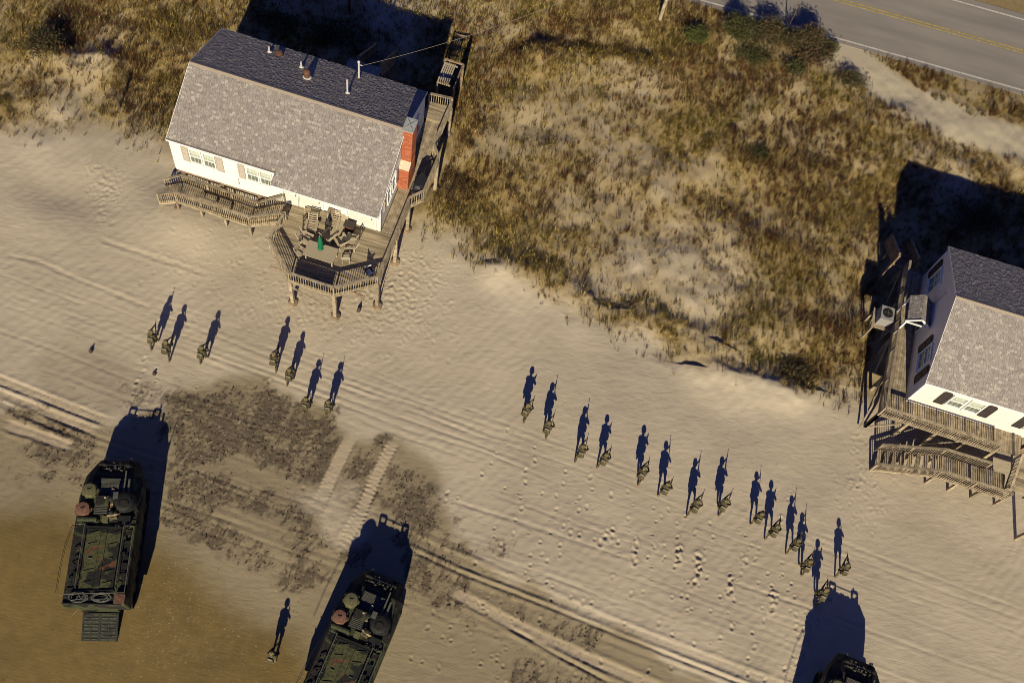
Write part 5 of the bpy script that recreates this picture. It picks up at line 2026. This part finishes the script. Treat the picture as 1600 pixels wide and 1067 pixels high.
# ------------------------------------------------------------------ vegetation
def blades(P, n_mean, hmin, hmax, wid, cols, seed, spread=.18, lean=.55, wind=(.08, .12)):
    """tufts of bent three-section blades as one numpy mesh"""
    r = np.random.RandomState(seed)
    k = r.poisson(n_mean, len(P)).clip(3)
    own = np.repeat(np.arange(len(P)), k)
    N = len(own)
    sz = r.uniform(.65, 1.35, len(P))[own]
    ang = r.uniform(0, 2 * PI, N)
    rad = np.sqrt(r.uniform(0, 1, N)) * spread * sz
    bx, by = P[own, 0] + rad * np.cos(ang), P[own, 1] + rad * np.sin(ang)
    bz = P[own, 2] - .03
    h = r.uniform(hmin, hmax, N) * sz
    la = ang + r.normal(0, .7, N)
    ll = r.uniform(.15, 1., N) * lean
    dx, dy = np.cos(la) * ll + wind[0] * r.uniform(.2, 1, N), np.sin(la) * ll + wind[1] * r.uniform(.2, 1, N)
    wa = r.uniform(0, 2 * PI, N)
    w_ = wid * r.uniform(.6, 1.3, N) / 2
    wx, wy = np.cos(wa) * w_, np.sin(wa) * w_
    V = np.zeros((N, 5, 3))
    V[:, 0] = np.stack([bx - wx, by - wy, bz], 1)
    V[:, 1] = np.stack([bx + wx, by + wy, bz], 1)
    m1x, m1y, m1z = bx + dx * h * .35, by + dy * h * .35, bz + h * .6
    V[:, 2] = np.stack([m1x + wx * .8, m1y + wy * .8, m1z], 1)
    V[:, 3] = np.stack([m1x - wx * .8, m1y - wy * .8, m1z], 1)
    V[:, 4] = np.stack([bx + dx * h, by + dy * h, bz + h * (1 - .25 * ll)], 1)
    i0 = np.arange(N)[:, None] * 5
    T = np.concatenate([i0 + [0, 1, 2], i0 + [0, 2, 3], i0 + [3, 2, 4]], 0)
    cols = np.asarray(cols)
    ci = cols[own] if len(cols) == len(P) else cols[r.randint(0, len(cols), N)]
    cc = ci * r.uniform(.65, 1.35, (N, 1))
    C_ = np.repeat(cc, 5, 0)
    return V.reshape(-1, 3), T, C_


def hzv(x, y):
    i = np.clip(np.searchsorted(gx, x) - 1, 0, nx - 2)
    j = np.clip(np.searchsorted(gy, y) - 1, 0, ny - 2)
    return H[j, i]


def keep_land(x, y):
    """no plants on drive, road, buildings, decks"""
    d, _, _ = seg_dist(x, y, DRIVE)
    ok = (y < 59.2) & (d > 1.35 + .9 * (fbm(x * .9, y * .9, 2, 9) - .5))
    lx, ly = loc1(x, y)
    ok &= ~((lx > -.4) & (lx < 13.2) & (ly > -6.) & (ly < 4.9)) & ~((lx > 12.5) & (lx < 14.8) & (ly > -8) & (ly < 6.4)) & ~((lx > 7.5) & (lx < 9.4) & (ly > 4) & (ly < 11))
    lx, ly = loc2(x, y)
    ok &= ~((lx > -.3) & (ly > -9) & (ly < 5)) & ~((lx > -1.8) & (ly > -9) & (ly < 5.)) & ~((lx > -2.2) & (lx < -.6) & (ly > 4) & (ly < 8))
    return ok


xs_, ys_ = NR.uniform(-41, 34, 145000), NR.uniform(29.5, 59.3, 145000)
d_ = dune_d(xs_, ys_)
den = fbm(xs_ * .42, ys_ * .42, 4, 51) * .6 + fbm(xs_ * 2.6, ys_ * 2.6, 4, 52) * .45
edge = sstep(-.3, 3.0, d_)
bare = np.zeros(len(xs_))
for (u, v, s, a) in BARE:
    p = at(u, v)
    bare = np.maximum(bare, a * np.exp(-((xs_ - p[0]) ** 2 + (ys_ - p[1]) ** 2) / s ** 2))
f2 = fbm(xs_ * 3.4, ys_ * 3.4, 3, 57)
prob = (sstep(.36, .66, den) * .85 + .07) * sstep(.36, .60, f2) * .95 + .02
prob = prob * edge * (1 - bare)
thick = np.zeros(len(xs_))
for (u, v, s) in ((720, 60, 4.5), (850, 70, 4), (1000, 60, 4), (1290, 200, 4.), (1180, 130, 3.5), (1400, 260, 3), (700, 350, 2.6), (760, 405, 2.2), (670, 290, 2.5), (1230, 440, 3.5), (1290, 540, 3.6), (1320, 605, 2.4), (1200, 590, 1.8), (1255, 605, 2.), (1240, 500, 3.), (1200, 560, 2.5), (690, 180, 2.5), (70, 90, 3), (250, 130, 3), (190, 40, 3.5), (1330, 330, 3), (330, 60, 2.5), (30, 40, 3)):
    p = at(u, v)
    thick = np.maximum(thick, np.exp(-((xs_ - p[0]) ** 2 + (ys_ - p[1]) ** 2) / s ** 2))
prob = np.clip(prob + .34 * thick * edge, 0, 1)
sel = (NR.uniform(0, 1, len(xs_)) < prob) & keep_land(xs_, ys_)
gxs, gys = xs_[sel], ys_[sel]
rust = fbm(gxs * .33, gys * .33, 3, 81) + .25 * (fbm(gxs * 1.3, gys * 1.3, 3, 82) - .5)
for (u, v, s, a) in ((1250, 300, 4, .16), (1180, 150, 3.5, .12), (1290, 220, 3.5, .14), (1230, 420, 4, .12), (1130, 330, 2.5, .12), (1000, 340, 2.5, .1), (1290, 520, 3, .1), (680, 330, 2.5, .1), (750, 80, 3.5, .08), (740, 380, 2, .1), (1250, 590, 2.6, .16), (1320, 610, 2., .14), (1180, 580, 2., .1)):
    p = at(u, v)
    rust = rust + a * np.exp(-((gxs - p[0]) ** 2 + (gys - p[1]) ** 2) / s ** 2)
grn = fbm(gxs * .4, gys * .4, 3, 91) + .12 * np.exp(-(dune_d(gxs, gys) / 3.) ** 2)
Pg = np.stack([gxs, gys, hzv(gxs, gys)], 1)
rsel = rust > .525
GREENC = np.array([.105, .082, .013])
OLIVE = np.array([.148, .094, .019])
STRAW = np.array([.42, .318, .095])
RUSTC = np.array([.130, .050, .017])
BROWN = np.array([.055, .034, .014])
cg = np.where((grn > .53)[:, None], GREENC, OLIVE)
pick = NR.uniform(0, 1, len(gxs))
cg = np.where((pick > .84)[:, None], STRAW, cg)
cg = np.where((pick < .14)[:, None], BROWN, cg)
V1, T1, C1 = blades(Pg[~rsel], 6, .18, .42, .024, cg[~rsel], 1, .11, .5)
o = link('dune_grass', np_mesh('dune_grass', V1, T1, GRASS, C1))
tag(o, 'olive and straw coloured dune grass growing on the sand between the houses', 'grass', kind='stuff')
cr = np.where((pick > .55)[:, None], RUSTC, BROWN)
cr = np.where((pick > .86)[:, None], STRAW * .8, cr)
V1, T1, C1 = blades(Pg[rsel], 6, .20, .46, .024, cr[rsel], 2, .12, .5)
o = link('rusty_grass', np_mesh('rusty_grass', V1, T1, GRASS, C1))
tag(o, 'rust brown patches of dry grass and weeds on the dunes', 'dry grass', kind='stuff')
# low straw thatch
xt, yt = NR.uniform(-41, 34, 34000), NR.uniform(30, 59.4, 34000)
k = (NR.uniform(0, 1, len(xt)) < sstep(.3, 3, dune_d(xt, yt)) * sstep(.32, .58, fbm(xt * .42, yt * .42, 4, 51) * .6 + fbm(xt * 2.6, yt * 2.6, 4, 52) * .45)) & keep_land(xt, yt)
xt, yt = xt[k], yt[k]
Pt = np.stack([xt, yt, hzv(xt, yt)], 1)
ct = np.where((NR.uniform(0, 1, len(xt)) > .4)[:, None], STRAW, OLIVE)
V1, T1, C1 = blades(Pt, 6, .10, .26, .022, ct, 3, .22, 1.3, (.1, .1))
o = link('straw_thatch', np_mesh('straw_thatch', V1, T1, GRASS, C1))
tag(o, 'short straw coloured thatch lying over the dune sand', 'dry grass', kind='stuff')


def shrub(label, u, v, rx, ry, h, n, col, seed, sparse=False, z0=0.):
    """many small leaf faces round branching stems"""
    r = np.random.RandomState(seed)
    p = at(u, v)
    p[2] = hz(p[0], p[1])
    t = thing('shrub', label, 'shrub', tuple(p), 0)
    tips = []
    st = MB()
    for k in range(14 if not sparse else 9):
        a = r.uniform(0, 2 * PI)
        q = math.sqrt(r.uniform(.05, 1))
        e = Vector((rx * q * math.cos(a), ry * q * math.sin(a), h * (1.05 - .55 * q) * r.uniform(.7, 1.1)))
        m_ = Vector((e.x * .45, e.y * .45, e.z * .6))
        st.tube((e.x * .05, e.y * .05, -.05), m_, .035, .02, 5).tube(m_, e, .02, .008, 5)
        tips += [(m_, .5), (e, 1.)]
        for j in range(3):
            f_ = m_.lerp(e, r.uniform(.3, 1)) + Vector((r.normal(0, .18) * rx, r.normal(0, .18) * ry, r.normal(0, .1)))
            st.tube(m_.lerp(e, .4), f_, .01, .005, 4)
            tips.append((f_, 1.))
    part('stems', st, BARK, t)
    V, Fc, Cc = [], [], []
    base = np.array([tuple(q[0]) for q in tips])
    for i in range(n):
        b0 = base[r.randint(len(base))] + r.normal(0, 1, 3) * np.array([.20 * rx + .05, .20 * ry + .05, .12 * h + .04])
        if b0[2] < .03:
            b0[2] = .03 + abs(r.normal(0, .05))
        s = r.uniform(.05, .11)
        d1 = r.normal(0, 1, 3)
        d1 /= np.linalg.norm(d1)
        d2 = np.cross(d1, r.normal(0, 1, 3))
        d2 /= np.linalg.norm(d2)
        i0 = len(V)
        V += [b0 - d1 * s, b0 + d2 * s * .4, b0 + d1 * s, b0 - d2 * s * .4]
        Fc.append([i0, i0 + 1, i0 + 2, i0 + 3])
        c = np.array(col[r.randint(len(col))]) * r.uniform(.6, 1.4)
        Cc += [c] * 4
    link('foliage', np_mesh('foliage', np.array(V), np.array(Fc), LEAF, np.array(Cc)), t)
    return t


GR = [(.052, .056, .016), (.040, .042, .014), (.075, .068, .022)]
RB = [(.10, .060, .028), (.085, .05, .025), (.12, .08, .04), (.05, .045, .018)]
shrub('small round bright green shrub beside the utility pole', 1084, 60, .75, .6, 1.2, 2200, [(.085, .095, .02), (.06, .07, .018)], 1)
shrub('low dark green shrub at the left of the roadside thicket', 1150, 60, .95, .8, 1.9, 4600, GR, 2)
shrub('bushy brown and green shrub in the middle of the roadside thicket', 1196, 66, 1.2, .8, 1.7, 4600, RB + GR, 3)
shrub('dark spreading shrub on the dune side of the roadside thicket', 1172, 88, 1.3, .7, .7, 1900, GR, 4)
shrub('tall rusty shrub at the right of the thicket throwing its shadow on the road', 1250, 76, 1.1, .9, 2.0, 5600, RB + GR[:2], 5)
shrub('rust brown shrub above the sandy drive, below the tall roadside one', 1262, 96, 1.2, .9, 1.1, 1900, RB, 6)
shrub('green shrub at the top of the sandy drive', 1288, 82, .9, .8, .9, 1500, GR + RB[:1], 7)
shrub('dark shrub apart on the dune left of the sandy drive', 1236, 112, .8, .6, .8, 1200, GR, 8)
shrub('olive shrub along the lower edge of the sandy drive', 1330, 128, 1.1, .6, .7, 1300, RB + GR, 9)
shrub('small dark shrub in the middle of the grassy dunes', 1187, 242, .6, .5, .6, 700, GR, 10)
shrub('dark bush in the shadow behind the chimney house', 520, 60, 1.6, 1.2, 1.0, 2200, GR, 12)
shrub('second dark bush in the shadow behind the house, nearer its left end', 430, 40, 1.5, 1.2, .9, 2000, GR, 13)
shrub('dark bush in the shadow of the right-hand house', 1530, 345, 1.8, 1.3, .9, 2200, GR, 14)
shrub('brown bush in the dune hollow above the beach edge, right of the scarp', 1245, 585, 1.2, .7, .5, 900, RB + GR, 15)
shrub('dark bush near the top left corner of the dunes', 68, 82, 1.3, .9, .9, 1600, GR + RB, 16)

# bare sapling left of the house
p = at(187, 168)
p[2] = hz(p[0], p[1])
t = thing('bare_sapling', 'leafless dark sapling in the grass left of the chimney house', 'sapling', tuple(p))
part('trunk', MB().tube((0, 0, -.1), (.03, .02, 1.9), .085, .05, 7), BARK, t)
br = MB()
r = random.Random(4)
for k in range(26):
    z = r.uniform(.7, 1.5)
    a = r.uniform(0, 2 * PI)
    e = (math.cos(a) * r.uniform(.3, .9), math.sin(a) * r.uniform(.3, .9), z + r.uniform(.1, .7))
    br.tube((.02, .015, z), e, .018, .006, 4)
    for j in range(3):
        b_ = Vector((.02, .015, z)).lerp(Vector(e), r.uniform(.4, 1))
        br.tube(b_, b_ + Vector((r.uniform(-.3, .3), r.uniform(-.3, .3), r.uniform(0, .3))), .008, .004, 4)
part('twigs', br, BARK, t)

# utility pole, sign post, service wire
p = at(1031, 30)
t = thing('utility_pole', 'slender timber utility pole rising out of the frame near the road', 'utility pole', (p[0], p[1], 0))
part('shaft', MB().tube((0, 0, -.3), (0, 0, 8.5), .14, .10, 10), WOOD, t)
part('cross_arm', MB().box((0, 0, 7.9), (1.8, .10, .12)), WOODD, t)
part('insulator', MB().lathe((.75, 0, 7.96), [(.04, 0), (.06, .08), (.03, .14)], 8), METALG, t)
W0, W1 = MAST, Vector((p[0], p[1], 7.2))
pts = []
for k in range(25):
    f_ = k / 24
    q = W0.lerp(W1, f_)
    q.z -= 1.1 * 4 * f_ * (1 - f_)
    pts.append(q)
tag(link('service_wire', MB().path(pts, .011, 5).mesh('service_wire', mat('pale_wire', (.30, .25, .17), .7))), 'pale electricity wire running from the roof mast toward the utility pole', 'wire')
p = at(546, 14)
t = thing('marker_post', 'short dark timber post at the top edge behind the house', 'post', (p[0], p[1], hz(p[0], p[1])))
part('shaft', MB().box((0, 0, .55), (.16, .16, 1.3)), BRONZE, t)
part('post_cap', MB().box((0, 0, 1.22), (.2, .2, .05)), WOODD, t)
p = at(1226, 54)
t = thing('road_marker', 'thin roadside marker pole behind the tall rusty shrub', 'pole', (p[0], p[1] - .0, 0))
part('shaft', MB().tube((0, 0, -.2), (0, 0, 3.2), .04, .03, 8), BRONZE, t)
part('reflector', MB().box((0, -.04, 2.6), (.06, .02, .2)), VDARK, t)

# ------------------------------------------------------------------ bits on the sand
n = 2600
P_, F3, C3 = [], [], []
r = np.random.RandomState(9)


def scatter(n, fn, s0, s1, cols, flat=.5):
    for _ in range(n):
        u, v = fn()
        x, y = at(u, v)[:2]
        if not (-40 < x < 34 and 2 < y < 40):
            continue
        z = hz(x, y)
        s = r.uniform(s0, s1)
        a = r.uniform(0, 2 * PI)
        i0 = len(P_)
        e = r.uniform(1, 2.2)
        for dx, dy, dz in ((e, 0, 0), (0, 1, 0), (-e, 0, 0), (0, -1, 0), (0, 0, flat * 2)):
            P_.append((x + s * (dx * math.cos(a) - dy * math.sin(a)), y + s * (dx * math.sin(a) + dy * math.cos(a)), z + s * dz - .004))
            C3.append(cols[r.randint(len(cols))] if dz == 0 else C3[-1])
        F3.extend([(i0, i0 + 1, i0 + 4), (i0 + 1, i0 + 2, i0 + 4), (i0 + 2, i0 + 3, i0 + 4), (i0 + 3, i0, i0 + 4)])


SHELL = [(.5, .42, .3), (.4, .33, .22), (.3, .23, .14)]
DK = [(.05, .032, .02), (.07, .045, .03), (.035, .025, .018)]
scatter(900, lambda: (r.normal(290, 90), r.normal(980, 70)), .012, .035, SHELL)
scatter(500, lambda: (r.uniform(0, 480), r.uniform(800, 1067)), .012, .03, SHELL + DK)
scatter(420, lambda: (r.normal(400, 75), r.normal(690, 45)), .012, .035, SHELL[1:] + DK)
scatter(260, lambda: (r.normal(420, 110), r.normal(810, 50)), .012, .035, DK + SHELL[1:2])
scatter(300, lambda: (r.normal(700, 40), r.normal(900, 40)), .012, .03, DK)
scatter(260, lambda: (r.normal(870, 60), r.normal(1020, 40)), .012, .03, DK)
scatter(260, lambda: (r.normal(110, 50), r.normal(690, 40)), .012, .03, DK)
scatter(160, lambda: (r.uniform(600, 1600), r.uniform(640, 1067)), .012, .03, SHELL + DK)
scatter(160, lambda: (r.uniform(0, 700), r.uniform(360, 640)), .012, .03, SHELL + DK)
o = link('shell_fragments', np_mesh('shell_fragments', np.array(P_), np.array(F3), DEBRIS, np.array(C3)))
tag(o, 'broken shells and seaweed bits scattered over the lower beach', 'shells', kind='stuff')


P_, F3, C3 = [], [], []
jj, ii = np.nonzero((wm > .35) & onb & (C[..., 0] < .20))
pk = r.choice(len(jj), 2400, replace=False)
for j, i in zip(jj[pk], ii[pk]):
    s = r.uniform(.015, .05)
    an = r.uniform(0, PI)
    e = r.uniform(1.2, 3.2)
    i0 = len(P_)
    x, y, z = gx[i] + r.uniform(-.03, .03), gy[j] + r.uniform(-.03, .03), H[j, i]
    cc = DK[r.randint(3)] if r.uniform() < .8 else (.2, .16, .1)
    for dx, dy, dz in ((e, 0, 0), (0, 1, 0), (-e, 0, 0), (0, -1, 0), (.3, 0, .9)):
        P_.append((x + s * (dx * math.cos(an) - dy * math.sin(an)), y + s * (dx * math.sin(an) + dy * math.cos(an)), z + s * dz - .004))
        C3.append(cc)
    F3.extend([(i0, i0 + 1, i0 + 4), (i0 + 1, i0 + 2, i0 + 4), (i0 + 2, i0 + 3, i0 + 4), (i0 + 3, i0, i0 + 4)])
o = link('seaweed', np_mesh('seaweed', np.array(P_), np.array(F3), DEBRIS, np.array(C3)))
tag(o, 'dark seaweed scraps lying in ragged patches between the two left vehicles', 'seaweed', kind='stuff')


def stump(name, label, cat, u, v, h, m, tilt=.2):
    p = at(u, v)
    t = thing(name, label, cat, (p[0], p[1], hz(p[0], p[1])))
    part('body', MB().tube((0, 0, -.1), (tilt * h, .1 * h, h * .7), .11, .12, 8).tube((tilt * h, .1 * h, h * .7), (tilt * h * 1.3, .15 * h, h), .12, .07, 8), m, t)
    part('broken_top', MB().tube((tilt * h * 1.3, .15 * h, h), (tilt * h * 1.6, .2 * h, h + .1), .06, .02, 6), BARK, t)
    return t


stump('driftwood_stump', 'rusty brown driftwood stump in the sand below the timber walkway', 'driftwood', 276, 329, .42, BRONZE)
stump('driftwood_stump', 'dark driftwood stump in the sand right of the deck posts', 'driftwood', 560, 485, .30, BARK, .1)
stump('driftwood_stump', 'small dark driftwood stump alone on pale sand at far left', 'driftwood', 141, 549, .2, BARK, .15)
stump('driftwood_stump', 'tiny dark driftwood piece above the left vehicle shadow', 'driftwood', 241, 584, .1, BARK, .1)
# dark windscreen cloth behind the front rail of the octagonal deck
a, b_ = Vector((*DP[2], ZD)), Vector((*DP[3], ZD))
t = thing('rail_windscreen', 'dark blue windscreen cloth tied inside the front deck railing', 'windscreen', (H1O[0], H1O[1], 0), H1A)
p, q = a.lerp(b_, .06), a.lerp(b_, .92)
NAVY = mat('navy_cloth', (.016, .018, .035), .85, .2, 5.)
piece('cloth', unit(NAVY), t, p + Vector((0, .09, .50)), q + Vector((0, .09, .50)), .015, .56)
piece('hem', unit(VDARK), t, p + Vector((0, .09, .79)), q + Vector((0, .09, .79)), .025, .02)
